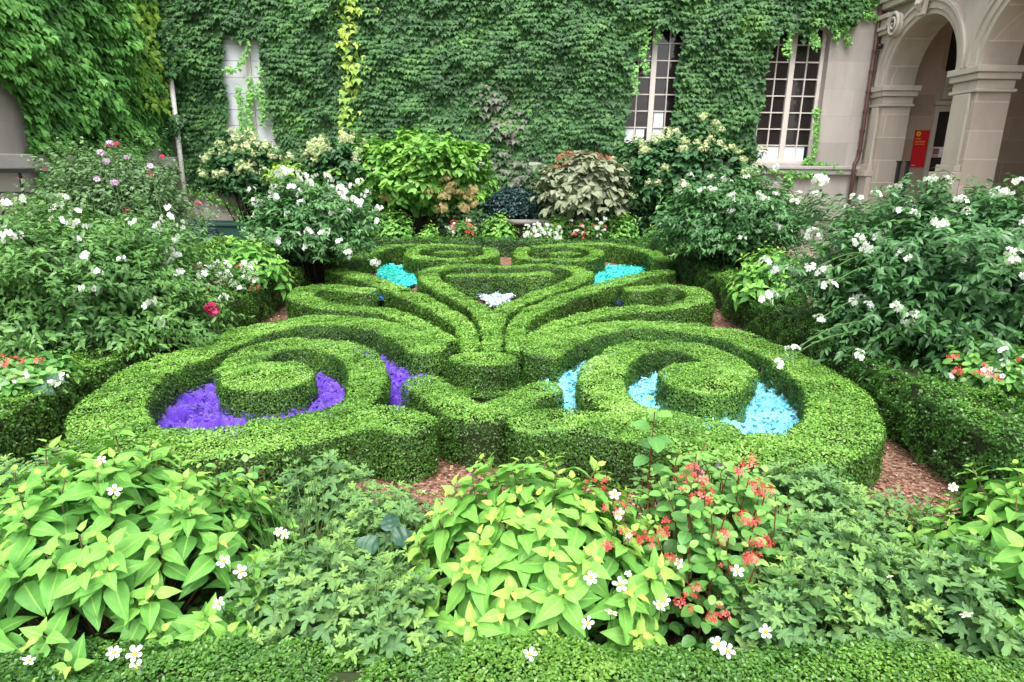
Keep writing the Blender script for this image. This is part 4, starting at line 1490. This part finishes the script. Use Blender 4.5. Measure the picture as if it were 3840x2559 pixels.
# large white flowered shrubs
c, r = bb(1885, 2560, 418, 885, 5.4)
big_ = shrub('flowering_shrub', 'largest white flowered shrub, dark leaved, at the right edge over the border hedge', (c[0], 5.5, c[2]), (r[0], 1.15, r[1]), .35, 'sol', T_LANCE, .072, 2600, 11, 'white', 56, 1.15, tint0=.36, droop=.35, inner=.45, loose=.3,
      bias=lambda p: np.exp(-((p[:, 0] - c[0] + 1.0) / 1.0) ** 2) + .12)
c, r = bb(-130, 450, 478, 880, 5.6)
shrub('flowering_shrub', 'wide white flowered shrub filling the left edge above the border hedge', (c[0] - .0, 5.7, c[2]), (r[0], 1.25, r[1]), .3, 'soll', T_LANCE, .062, 2700, 11, 'whitesmall', 62, 1.15, droop=.35, inner=.45, loose=.35)
c, r = bb(572, 862, 412, 625, 9.6)
mid_ = shrub('flowering_shrub', 'round white flowered shrub on a dark trunk at the middle left', (c[0], 9.6, c[2]), (r[0], .9, r[1]), .5, 'sol', T_LANCE, .085, 1300, 9, 'whitesmall', 85, 1.45, droop=.3, inner=.4, tint0=.5)
c, r = bb(1512, 1858, 398, 625, 9.8)
shrub('flowering_shrub', 'round grey green shrub with few white flowers at the middle right', (c[0], 9.9, c[2]), (r[0], .95, r[1]), .5, 'sol', T_LANCE, .085, 1500, 9, 'white', 34, 1.2, droop=.35, inner=.4)
c, r = bb(80, 435, 338, 600, 8.8)
shrub('rose_bush', 'tall airy grey green bush dotted with pink roses at the upper left', (c[0], 8.9, c[2]), (r[0] * .95, .9, r[1]), .4, 'rose', T_OVAL, .05, 1500, 9, 'pinkrose', 9, .8, droop=.15, inner=.4, loose=.6, tint0=.5)
c2_ = c
for (x, y) in ((252, 330), (235, 352), (245, 372), (292, 362), (345, 382), (230, 415), (262, 420)):
    pass
lilacs = thing('aster_plant', (ony(260, 400, 8.3)[0], 8.3, 0), 'thin stemmed plant with lilac blooms rising behind the left shrub', 'plant')
mb = MB()
for (x, y) in ((252, 330), (230, 352), (245, 372), (292, 362), (345, 382), (222, 412), (265, 420)):
    p = ony(x, y, 8.2)
    C = spline([(p[0] + .1, 8.3, .2), (p[0] + .05, 8.25, p[2] * .6), p], .1)
    mb.tube(C, .006, 5)
    put('lilac', 'bloom', p, lilacs, 1.1)
mb.build('stems', M['stemgreen'], lilacs)

for par, lst in ((big_, [(1822, 805, 4.35), (1786, 838, 4.2), (1975, 815, 4.5), (1775, 680, 5.0), (1880, 735, 4.7), (1865, 620, 5.0), (1900, 625, 4.9), (1970, 548, 4.9), (1760, 690, 5.0), (1905, 655, 4.8)]), (mid_, [(862, 605, 8.9), (795, 585, 8.8), (705, 565, 8.8)])):
    mb = MB()
    pc = np.array(par.location)
    for (x, y, Y) in lst:
        p = ony(x, y, Y)
        put('white', 'flower_cluster', p, par, 1.1 if Y < 6 else 1.5)
        q = np.array([p[0] * .6 + pc[0] * .4, p[1] * .6 + pc[1] * .4, p[2] + .12])
        C = spline([q, (p + q) / 2 + np.array([0, 0, .05]), p], .04)
        mb.tube(C, .004, 5)
        k = rng.integers(0, len(C), 26)
        leaves_obj('spray_leaves', cloud(T_LANCE, C[k], rnd(26, .5) + [0, -.2, .8], rnd(26) + [0, 0, -.3], .07 * rng.uniform(.6, 1.1, 26), rng.uniform(.2, .7, 26)), M['sol'], par)
    mb.build('spray_stems', M['stemgreen'], par)

# hydrangeas in front of the facade
c, r = bb(480, 655, 315, 470, 14.9)
shrub('hydrangea', 'smaller cream flowered hydrangea at the left below the boarded window', c, (r[0], .7, r[1]), 1.1, 'hydd', T_HYD, .13, 420, 7, 'cream', 44, 1.35, inner=.5, droop=.3, fzmin=-.3)
c, r = bb(700, 890, 320, 500, 14.7)
shrub('hydrangea', 'dark leaved cream flowered hydrangea left of the bright green one', c, (r[0], .6, r[1]), .4, 'hydd', T_HYD, .13, 480, 7, 'cream', 40, 1.4, inner=.5, droop=.3, fzmin=.0)
c, r = bb(800, 1115, 302, 510, 14.8)
h = shrub('hydrangea', 'large bright green hydrangea with faded tan flower heads low on its right', c, (r[0], .85, r[1]), .4, 'hyd', T_HYD, .17, 900, 8, None, 0, 1.0, inner=.5, droop=.35, tint0=.5)
for (x, y) in ((955, 425), (1025, 412), (1040, 428), (1055, 445), (1020, 455), (1078, 455), (1090, 470), (1015, 480), (1065, 478), (1030, 435), (985, 440), (885, 455), (1085, 440)):
    p = ony(x, y, 14.05 + (abs(x - 1000) / 1000)); put('tan', 'flower_head', p, h, 1.35)
c, r = bb(1240, 1445, 352, 515, 14.4)
h = shrub('hydrangea', 'grey green large leaved hydrangea with rosy tinted top right of the middle', c, (r[0], .7, r[1]), .35, 'hydg', T_HYD, .18, 420, 7, None, 0, 1, inner=.5, droop=.5, tint0=.35)
for (x, y) in ((1288, 362), (1310, 356), (1335, 354), (1355, 360), (1375, 358), (1300, 378), (1330, 374), (1350, 378), (1280, 385), (1400, 366)):
    put('rosy', 'flower_head', ony(x, y, 14.2), h, 1.0)
c, r = bb(1395, 1735, 300, 500, 15.0)
shrub('hydrangea', 'tall dark hydrangea covered in cream panicles under the windows', c, (r[0], .8, r[1]), .4, 'hydd', T_HYD, .14, 800, 8, 'cream', 95, 1.2, inner=.5, droop=.3, lumps=.14, fzmin=-.5)
c, r = bb(610, 705, 372, 440, 14.6)
shrub('hydrangea', 'small yellowing shrub between the left hydrangeas', c, (r[0], .4, r[1]), .4, 'ivyy', T_HYD, .12, 150, 6, None, 0, 1, inner=.4, droop=.3, tint0=.25)
c, r = bb(1108, 1255, 428, 512, 14.7)
shrub('evergreen_bush', 'low dark blue green clipped bush in the middle below the ivy', c, (r[0], .4, r[1]), .3, 'bluegreen', T_OVAL, .07, 900, 7, None, 0, 1, inner=.4, loose=.05, lumps=.04, droop=.2)
c, r = bb(400, 510, 515, 575, 12.6)
shrub('ground_ivy', 'low dark ivy mound beside the green box', c, (r[0], .5, r[1]), .1, 'bluegreen', T_OVAL, .07, 320, 6, None, 0, 1, inner=.4, trunk=False, cat='ivy')


# ------------------------------------------------------------------ lime salvias
DOMES = []


def surf(ox, oy, off=.03, lim=4.0):
    d = ray(ox, oy)
    t = .7
    while t < lim:
        p = np.array([0, 0, CAM_H]) + d * t
        for (cx, cy, rx, ry, zt, zb) in DOMES:
            q2 = ((p[0] - cx) / rx) ** 2 + ((p[1] - cy) / ry) ** 2
            if q2 < 1.25 and p[2] < zb + (zt - zb) * (1 - min(1, q2)) + off:
                return p
        if p[2] < .44 and 1.1 < p[1] < 1.75: return p
        if p[2] < .3: return p
        t += .01
    return p


def salvia(label, c, rx, ry, zt, zb, shoots, L=.13, pairs=6, front=True, name='salvia', spread=1.0, group=None, tint0=.18):
    """dome of leafy shoots; zt crown top, zb lowest tips"""
    root = thing(name, (c[0], c[1], 0), label, 'plant', group)
    if c[1] < 4: DOMES.append((c[0], c[1], rx, ry, zt, zb))
    cl = [[] for _ in BIG]
    mb = MB()
    base = np.array([c[0], c[1], 0])
    # spread tips over the dome with a spiral
    ga = PI * (3 - math.sqrt(5))
    for i in range(shoots):
        q = math.sqrt((i + .5) / shoots)
        a = i * ga + rng.normal(0, .25)
        dx, dy = q * math.cos(a), q * math.sin(a)
        z = zb + (zt - zb) * (1 - q ** 2.2) + rng.normal(0, .045)
        tip = np.array([c[0] + dx * rx, c[1] + dy * ry, z]) + rng.normal(0, .02, 3)
        root_p = base + np.array([dx * rx * .25, dy * ry * .25, .02])
        dirn = norm((np.array([dx * .75, dy * .75, 1.0]) + rng.normal(0, .12, 3))[None])[0]
        mid = tip - dirn * .17
        C = spline([root_p, mid, tip], .02)[:-1]
        mb.tube(C, np.linspace(.005, .0022, len(C)), 5)
        lean = np.array([dx, dy, 0])
        a0 = rng.uniform(0, PI)
        ref = norm(np.cross(dirn, [1, .3, .1])[None])[0]; ref2 = np.cross(dirn, ref)
        for p in range(pairs):
            u = p / (pairs - 1)
            dist = .012 + .17 * u ** 1.15 * (L / .13)
            pos = tip - dirn * dist + rng.normal(0, .003, 3)
            ll = L * (.34 + .72 * min(1, u * 1.7)) * rng.uniform(.85, 1.15)
            for s in (0, 1):
                aa = a0 + p * PI / 2 + s * PI + rng.normal(0, .15)
                out = math.cos(aa) * ref + math.sin(aa) * ref2
                el = .95 - 1.0 * min(1, u * 1.6) + rng.normal(0, .15)   # young leaves point up
                tdir = out + dirn * el + lean * .25 + np.array([0, 0, -.25 * u])
                nrm = dirn * 1.0 - out * el * .8 + lean * .25 + rng.normal(0, .12, 3)
                if nrm[2] < .1: nrm[2] = .1
                tint = np.clip(tint0 + .52 * (1 - u) ** 1.9 + rng.normal(0, .07), 0, 1)
                cl[rng.integers(0, len(BIG))].append((pos + out * .008, nrm, tdir, ll, tint))
    out = []
    for k, lst in enumerate(cl):
        if not lst: continue
        P = np.array([x[0] for x in lst]); N = np.array([x[1] for x in lst]); T = np.array([x[2] for x in lst])
        out.append(cloud(BIG[k], P, N, T, np.array([x[3] for x in lst]), np.array([x[4] for x in lst])))
    leaves_obj('leaves', out, M['lime'], root, True)
    mb.build('stems', M['stem'], root)
    return root


salvia('lime green salvia bush in the front middle, leaves spilling over the border hedge', (.10, 2.17), .58, .48, .80, .38, 88, .125, tint0=.27)
salvia('large lime green salvia bush filling the front left corner', (-1.52, 2.12), .80, .66, .84, .32, 135, .122, tint0=.12)
salvia('lime green salvia bush cut off by the front right edge', (2.05, 2.15), .48, .50, .80, .34, 62, .13, tint0=.14)
c, r = bb(1668, 1862, 545, 690, 7.4)
salvia('small lime green salvia between the white shrubs on the right', (c[0] + .05, 7.5), r[0], .45, .98, .5, 46, .15, pairs=5)
c, r = bb(450, 665, 545, 690, 7.9)
salvia('small lime green salvia with white flowers by the left border hedge', (c[0], 8.0), r[0], .5, .98, .55, 50, .15, pairs=5)
for x0, x1, yt, Y, lab in ((842, 962, 478, 14.1, 'lime green salvia at the left end of the back flower row'),
                           (958, 1018, 518, 14.0, 'lowest lime green salvia of the back row, beside red flowers'),
                           (1092, 1200, 492, 14.1, 'lime green salvia left of the grey trough rail'),
                           (1250, 1312, 492, 14.1, 'lime green salvia right of the grey trough rail'),
                           (1382, 1478, 482, 14.1, 'lime green salvia at the right end of the back flower row'),
                           (1478, 1530, 520, 13.9, 'low green salvia beneath the middle right white shrub')):
    c, r = bb(x0, x1, yt, 560, Y)
    zt = ony((x0 + x1) / 2, yt, Y)[2]
    salvia(lab, (c[0], Y), r[0], .35, zt, .35, 30 if r[0] < .4 else 44, .16, pairs=4)


# ------------------------------------------------------------------ bedding in the back and side rows
def bedding(label, x0, x1, yt, Y, mat, kinds, shoots=160, z0=.1, ls=.06, depth=.3, yb=562):
    c, r = bb(x0, x1, yt, yb, Y)
    root = shrub('bedding_plant', label, (c[0], Y, c[2]), (r[0], depth, r[1]), z0, mat, T_OVAL, ls, shoots, 6, None, 0, 1, 'plant', inner=.3, trunk=False, droop=.2)
    for kind, n, sc in kinds:
        for _ in range(n):
            x = random.uniform(x0 + 3, x1 - 3); y = yt + (yb - yt) * random.uniform(.05, .75)
            p = ony(x, y, Y - depth * random.uniform(.75, 1.05))
            put(kind, 'flower_cluster', p, root, sc)
    return root


bedding('red flowers with a few white ones left of the middle in the back row', 1025, 1095, 502, 13.95, 'beg', [('red', 16, 1.05), ('whitesmall', 7, 1.2)], 130)
bedding('dense white flowers in the middle of the back row', 1205, 1292, 515, 13.85, 'beg', [('whitesmall', 34, 1.35)], 160)
bedding('red and white flowers right of the middle in the back row', 1308, 1395, 500, 13.95, 'beg', [('red', 14, 1.05), ('whitesmall', 12, 1.2)], 160)
bedding('white and red flowers in front of the left salvia', 440, 590, 600, 7.5, 'soll', [('whitesmall', 40, 1.0), ('red', 9, 1.0)], 300, yb=690, ls=.05)
bedding('red flowers with white blooms low at the left edge under the shrub', -20, 165, 815, 4.2, 'beg', [('red', 6, .65), ('whitesmall', 7, .7)], 200, yb=915, ls=.07)
bedding('red flowers low at the right edge under the big shrub', 2180, 2370, 790, 4.4, 'beg', [('red', 9, .7), ('whitesmall', 7, .7)], 200, yb=900, ls=.07)

pk = thing('pink_peony', (onz(487, 712, .5)[0], onz(487, 712, .5)[1], 0), 'single magenta bloom standing above the left border hedge', 'flower')
pp = ony(487, 711, 5.75)
MB().tube(spline([(pp[0], 5.85, .1), (pp[0] + .02, 5.8, pp[2] * .6), pp], .05), .006, 5).build('stem', M['stemgreen'], pk)
n = 46
dd = norm(rng.normal(0, 1, (n, 3)))
leaves_obj('petals', cloud(T_ROUND, pp + dd * .02, dd + rnd(n, .3), dd + rnd(n, .5), .07, rng.uniform(0, .6, n)), M['pink'], pk)


# ------------------------------------------------------------------ front row foliage
def pelarg(label, spots, zt, zb, L=.07, name='pelargonium', dens=1.0):
    """spots: list of (x, y, rx, ry, shoots)"""
    c0 = spots[0]
    root = thing(name, (c0[0], c0[1], 0), label, 'plant')
    cl = [[] for _ in LOB]; mb = MB()
    for (x, y, rx, ry, shoots) in spots:
        DOMES.append((x, y, rx, ry, zt, zb))
        ga = PI * (3 - math.sqrt(5))
        for i in range(int(shoots * dens)):
            q = math.sqrt((i + .5) / (shoots * dens)); a = i * ga + rng.normal(0, .3)
            dx, dy = q * math.cos(a), q * math.sin(a)
            tip = np.array([x + dx * rx, y + dy * ry, zb + (zt - zb) * (1 - q ** 2) + rng.normal(0, .035)])
            rp = np.array([x + dx * rx * .5, y + dy * ry * .5, .02])
            dirn = norm((np.array([dx * .5, dy * .5, .9]) + rng.normal(0, .15, 3))[None])[0]
            C = spline([rp, tip - dirn * .16, tip], .03)[:-1]
            mb.tube(C, np.linspace(.004, .002, len(C)), 5)
            ref = norm(np.cross(dirn, [1, .3, .1])[None])[0]; ref2 = np.cross(dirn, ref)
            a0 = rng.uniform(0, 6.28); n_l = 13; young = rng.uniform(.2, 1)
            for p in range(n_l):
                u = p / (n_l - 1)
                aa = a0 + p * 2.4
                out = math.cos(aa) * ref + math.sin(aa) * ref2
                pos = tip - dirn * (.20 * u) + out * (.008 + .03 * u)
                ll = L * (.45 + .75 * min(1, u * 2)) * rng.uniform(.8, 1.2)
                el = .9 - 1.1 * u
                tdir = out + dirn * el + rng.normal(0, .12, 3)
                nrm = dirn - out * el * .7 + rng.normal(0, .2, 3) + np.array([0, -.1, .3])
                tint = np.clip(.28 + .55 * (1 - u) ** 1.5 * young + rng.normal(0, .08), 0, 1)
                cl[rng.integers(0, len(LOB))].append((pos, nrm, tdir, ll, tint))
    out = []
    for k, lst in enumerate(cl):
        P = np.array([x[0] for x in lst]); N = np.array([x[1] for x in lst]); T = np.array([x[2] for x in lst])
        out.append(cloud(LOB[k], P, N, T, np.array([x[3] for x in lst]), np.array([x[4] for x in lst])))
    leaves_obj('leaves', out, M['pel'], root, False)
    mb.build('stems', M['stemgreen'], root)
    return root


pelarg('cut leaved scented pelargonium between the left and middle salvias', [(-.88, 2.72, .26, .16, 14), (-.68, 1.95, .34, .34, 34), (-.52, 2.45, .3, .3, 24), (-.38, 1.85, .22, .25, 16)], .60, .36)
pelarg('cut leaved scented pelargonium right of the red flowers', [(1.18, 2.15, .42, .42, 46), (1.35, 2.65, .4, .3, 30), (1.62, 2.0, .28, .35, 22), (.98, 1.88, .25, .2, 14)], .62, .34)
pelarg('cut leaved scented pelargonium at the left edge behind the salvia', [(-2.35, 2.95, .55, .35, 44), (-1.9, 3.0, .35, .25, 20)], .45, .22)
pelarg('low cut leaved plants at the foot of the right front hedge', [(1.7, 2.95, .5, .22, 30)], .35, .18, dens=1)


def begonia(label, c, rx, ry, zt, zb, shoots, L=.07):
    root = thing('begonia', (c[0], c[1], 0), label, 'plant')
    DOMES.append((c[0], c[1], rx, ry, zt, zb))
    P = []; N = []; T = []; S = []; TT = []; mb = MB(); tips = []
    ga = PI * (3 - math.sqrt(5))
    for i in range(shoots):
        q = math.sqrt((i + .5) / shoots); a = i * ga + rng.normal(0, .3)
        dx, dy = q * math.cos(a), q * math.sin(a)
        tip = np.array([c[0] + dx * rx, c[1] + dy * ry, zb + (zt - zb) * (1 - q ** 2) + rng.normal(0, .05)])
        rp = np.array([c[0] + dx * rx * .5, c[1] + dy * ry * .5, .02])
        dirn = norm((np.array([dx * .25, dy * .25, 1]) + rng.normal(0, .12, 3))[None])[0]
        C = spline([rp, tip - dirn * .18, tip - dirn * .035], .03)
        mb.tube(C, np.linspace(.0055, .002, len(C)), 6)
        ref = norm(np.cross(dirn, [1, .3, .1])[None])[0]; ref2 = np.cross(dirn, ref)
        a0 = rng.uniform(0, 6.28); tips.append(tip)
        nl = 10
        for p in range(nl):
            u = p / (nl - 1); aa = a0 + p * PI * .55
            out = math.cos(aa) * ref + math.sin(aa) * ref2
            P.append(tip - dirn * (.30 * u) + out * .012); el = .9 - 1.0 * u
            T.append(out + dirn * el + rng.normal(0, .1, 3)); N.append(dirn - out * el * .8 + rng.normal(0, .15, 3) + np.array([0, -.15, .2]))
            S.append(L * (.5 + .65 * min(1, u * 2)) * rng.uniform(.85, 1.15)); TT.append(np.clip(.32 + .5 * (1 - u) ** 2 + rng.normal(0, .08), 0, 1))
    leaves_obj('leaves', cloud(T_ROUND, np.array(P), np.array(N), np.array(T), np.array(S), np.array(TT)), M['beg'], root, True)
    mb.build('stems', M['stemred'], root)
    return root


bg_ = begonia('red flowered begonia with round glossy leaves right of the middle salvia', (.82, 2.34), .40, .44, .80, .40, 96, .055)
redspots = [(1360, 1108), (1390, 1112), (1400, 1170), (1425, 1168), (1395, 1255), (1440, 1218), (1470, 1228), (1500, 1245), (1520, 1225), (1540, 1280), (1555, 1288), (1565, 1100), (1590, 1075), (1600, 1092), (1612, 1105), (1625, 1135),
            (1720, 1060), (1700, 1082), (1735, 1120), (1750, 1140), (1768, 1125), (1742, 1110), (1725, 1200), (1712, 1188), (1740, 1250), (1735, 1280), (1755, 1245), (1722, 1285), (1585, 1372), (1600, 1350), (1645, 1420), (1660, 1410), (1635, 1425),
            (1655, 1240), (1665, 1228), (1568, 1390), (1672, 1310), (1530, 1205), (1480, 1245), (1455, 1235), (1605, 1140), (1575, 1120)]
for (x, y) in redspots:
    put('red', 'flower_cluster', surf(x, y, .04), bg_, .58)
b3 = begonia('leafy begonia shoot rising alone above the red flowers', (.58, 2.5), .03, .03, .92, .88, 1, .075)
b4 = begonia('few red begonia flowers half hidden behind the left salvia', (-1.35, 2.85), .3, .2, .5, .35, 12, .06)
for (x, y) in ((325, 1110), (345, 1100), (330, 1160), (350, 1140), (435, 1093), (378, 1198), (360, 1112)):
    put('red', 'flower_cluster', ony(x, y, 2.75), b4, .7)

# dark crinkled leaves standing behind the flowers
def darkplant(label, pts, Y, mat='metalleaf'):
    p0 = ony(pts[0][0], pts[0][1], Y)
    root = thing('rex_begonia', (p0[0], Y, 0), label, 'plant')
    out = []; mb = MB()
    for (x, y, s, ang, nz) in pts:
        p = ony(x, y, Y + rng.normal(0, .03))
        k = rng.integers(0, len(BIG))
        V0, F_, e_ = big_leaf(int(rng.integers(100)), .38, 15)
        V0 = V0.copy(); V0[:, 2] += .035 * np.sin(V0[:, 1] * 26 + np.abs(V0[:, 0]) * 9)
        out.append(cloud((V0, F_, e_), p[None], np.array([[rng.normal(0, .2), -.5, nz]]), np.array([[math.cos(ang), -.2, math.sin(ang)]]), np.array([s * .75]), np.array([rng.uniform(.3, .9)])))
        mb.tube(spline([(p0[0], Y, .02), (p[0] * .6 + p0[0] * .4, Y, p[2] * .5), p], .05), .005, 5)
    leaves_obj('leaves', out, M[mat], root, True)
    mb.build('stems', M['stemgreen'], root)
    return root


darkplant('dark metallic crinkled leaves in the gap beside the left salvia', [(628, 1150, .11, .1, 1), (622, 1172, .10, -.6, .8), (655, 1140, .07, .8, 1), (600, 1200, .11, 2.6, .5), (640, 1200, .09, -1.2, .5)], 2.75)
darkplant('dark glossy ridged leaves behind the red flowers', [(1590, 1080, .12, .2, 1), (1640, 1078, .14, .1, 1), (1680, 1090, .12, -.4, 1), (1600, 1130, .14, 2.2, .6), (1650, 1140, .13, -.8, .8), (1560, 1170, .13, 2.9, .6), (1690, 1140, .1, -1.1, .6)], 2.75)
darkplant('dark leaves low at the left edge under the shrub', [(40, 870, .2, .5, 1), (80, 890, .2, .0, 1), (20, 900, .18, 2.5, 1), (110, 870, .16, .2, 1)], 4.0, 'dark')
darkplant('broad dark green leaves between the pelargonium and the middle salvia', [(900, 1240, .16, .9, .9), (940, 1280, .17, -.3, .9), (870, 1260, .15, 2.4, .8), (930, 1300, .16, -1.2, .6), (900, 1220, .14, 1.8, .8)], 2.2, 'dark')
cane = thing('red_begonia_stem', (1.0, 2.3, 0), 'thick dark red stem showing low in the red flowered begonia', 'stem')
pa, pb = ony(1672, 1370, 2.2), ony(1716, 1290, 2.25)
MB().tube(spline([(pa[0] - .03, 2.2, .02), pa, pb, pb + np.array([.03, .02, .12])], .04), [.012 + .01 * math.sin(i * .4) ** 2 for i in range(len(spline([(pa[0] - .03, 2.2, .02), pa, pb, pb + np.array([.03, .02, .12])], .04)))], 8).build('stalk', M['redglass'], cane, True)


# ------------------------------------------------------------------ white daisies (bidens)
def daisy_plants():
    sets = [
        ('white daisies with yellow centres at the bottom left corner', [(262, 1500, .9), (309, 1502, 1), (315, 1535, .95), (66, 1518, .7)], 1.62),
        ('three white daisies beside the left salvia', [(514, 1290, .9), (553, 1314, .95), (502, 1387, .85)], 1.95),
        ('white daisies behind the left salvia', [(262, 1127, .9), (232, 1058, .7), (640, 1222, .8), (655, 1228, .7)], 2.75),
        ('white daisies between the middle salvia and the red flowers', [(1358, 1328, 1), (1426, 1343, 1.05), (1404, 1408, .9), (1350, 1432, .95), (1217, 1504, .9)], 1.78),
        ('white daisies among the red begonia flowers', [(1412, 1137, .9), (1423, 1182, .95), (1560, 1295, .8), (1522, 1320, .75), (1528, 1378, .8), (1515, 1392, 1.0), (1694, 1312, .9), (1445, 1232, .6), (1443, 1318, .5)], 2.1),
        ('white daisies over the right end of the front hedge', [(1650, 1480, 1.0), (1672, 1496, .95), (1760, 1452, .95)], 1.72),
        ('scattered white daisies by the right salvia', [(2220, 1413, .8), (2060 + 130, 1120, .8), (2045, 1325, .5)], 2.0),
    ]
    ds = [flower_tpl(5, 1.0, .62, .12, s) for s in range(5)] + [flower_tpl(6, 1.0, .55, .1, 9)]
    for lab, fl, Y in sets:
        f0 = ony(fl[0][0], fl[0][1], Y)
        root = thing('daisy', (f0[0], Y, 0), lab, 'flower')
        sm = MB()
        for (x, y, s) in fl:
            p = surf(x, y, .07)
            view = norm((np.array([0, 0, CAM_H]) - p)[None])[0]
            nr = norm((view * .7 + np.array([0, 0, .5]) + rng.normal(0, .35, 3))[None])
            R = frames(nr, rng.normal(0, 1, (1, 3)))[0]
            tpv, tpf, te = ds[rng.integers(0, len(ds))]
            V = (tpv * .024 * s * 1.05) @ R.T + p
            me = make_mesh('flower', V, [tpf], M['white'], {'tint': np.full(len(V), .8), 'edge': te}, True)
            fo = link('flower', me, root)
            cm = MB().lathe([(.0055 * s, -.001), (.0062 * s, .002), (.004 * s, .005), (0.0003, .006)], (0, 0, 0), 10)
            cm.V = [v @ R.T + p for v in cm.V]
            co = cm.build('flower_centre', M['yellow'], None, True)
            co.parent = fo; co.location = (0, 0, 0)
            sm.tube(spline([(p[0] + rng.normal(0, .12), Y + .18, .25), (p + np.array([0, .1, 0])) * [1, 1, .75], p - nr[0] * .003], .03), .0018, 5)
        sm.build('stems', M['stemgreen'], root)


daisy_plants()

# thin grass-like stems beside the pelargonium
mb = MB()
for _ in range(46):
    x, y = onz(rng.uniform(655, 760), 1260, .3)[:2]
    y = 2.25 + rng.normal(0, .05)
    h = rng.uniform(.45, .68); dx, dy = rng.normal(0, .09, 2)
    mb.tube(spline([(x, y, .05), (x + dx * .4, y + dy * .4, h * .6), (x + dx, y + dy, h)], .06), .0018, 4)
t = mb.build('grass_tuft', M['stemgreen'], None)
tag(t, 'tuft of thin upright grass stems beside the left salvia', 'grass')
# low filler foliage in the front bed and side beds
def filler(label, x0, x1, y0, y1, zmax, n, mat, ls=.05):
    P = np.stack([rng.uniform(x0, x1, n), rng.uniform(y0, y1, n), zmax * rng.uniform(.05, 1, n)], 1)
    P[:, 2] *= .65 + .35 * np.clip(noise(P, 1.5), -1, 1)
    P[:, 2] = np.maximum(P[:, 2], .01)
    o = leaves_obj('ground_cover', cloud(T_OVAL, P, rnd(n, .5) + [0, -.2, 1], rnd(n) + [0, 0, .1], ls * rng.uniform(.6, 1.3, n), rng.uniform(.1, .7, n)), M[mat])
    tag(o, label, 'ground cover', kind='stuff')


filler('small leaved green ground cover under the front plants', -2.9, 2.6, 1.75, 2.85, .33, 16000, 'boxdark', .045)
filler('leafy undergrowth at the foot of the left shrubs', -6.3, -3.6, 3.0, 13.5, .4, 12000, 'soll', .07)
filler('leafy undergrowth at the foot of the right shrubs', 3.35, 6.2, 3.0, 13.5, .4, 12000, 'sol', .07)
filler('leafy undergrowth along the back flower row', -4.5, 4.5, 13.85, 15.5, .4, 9000, 'sol', .08)
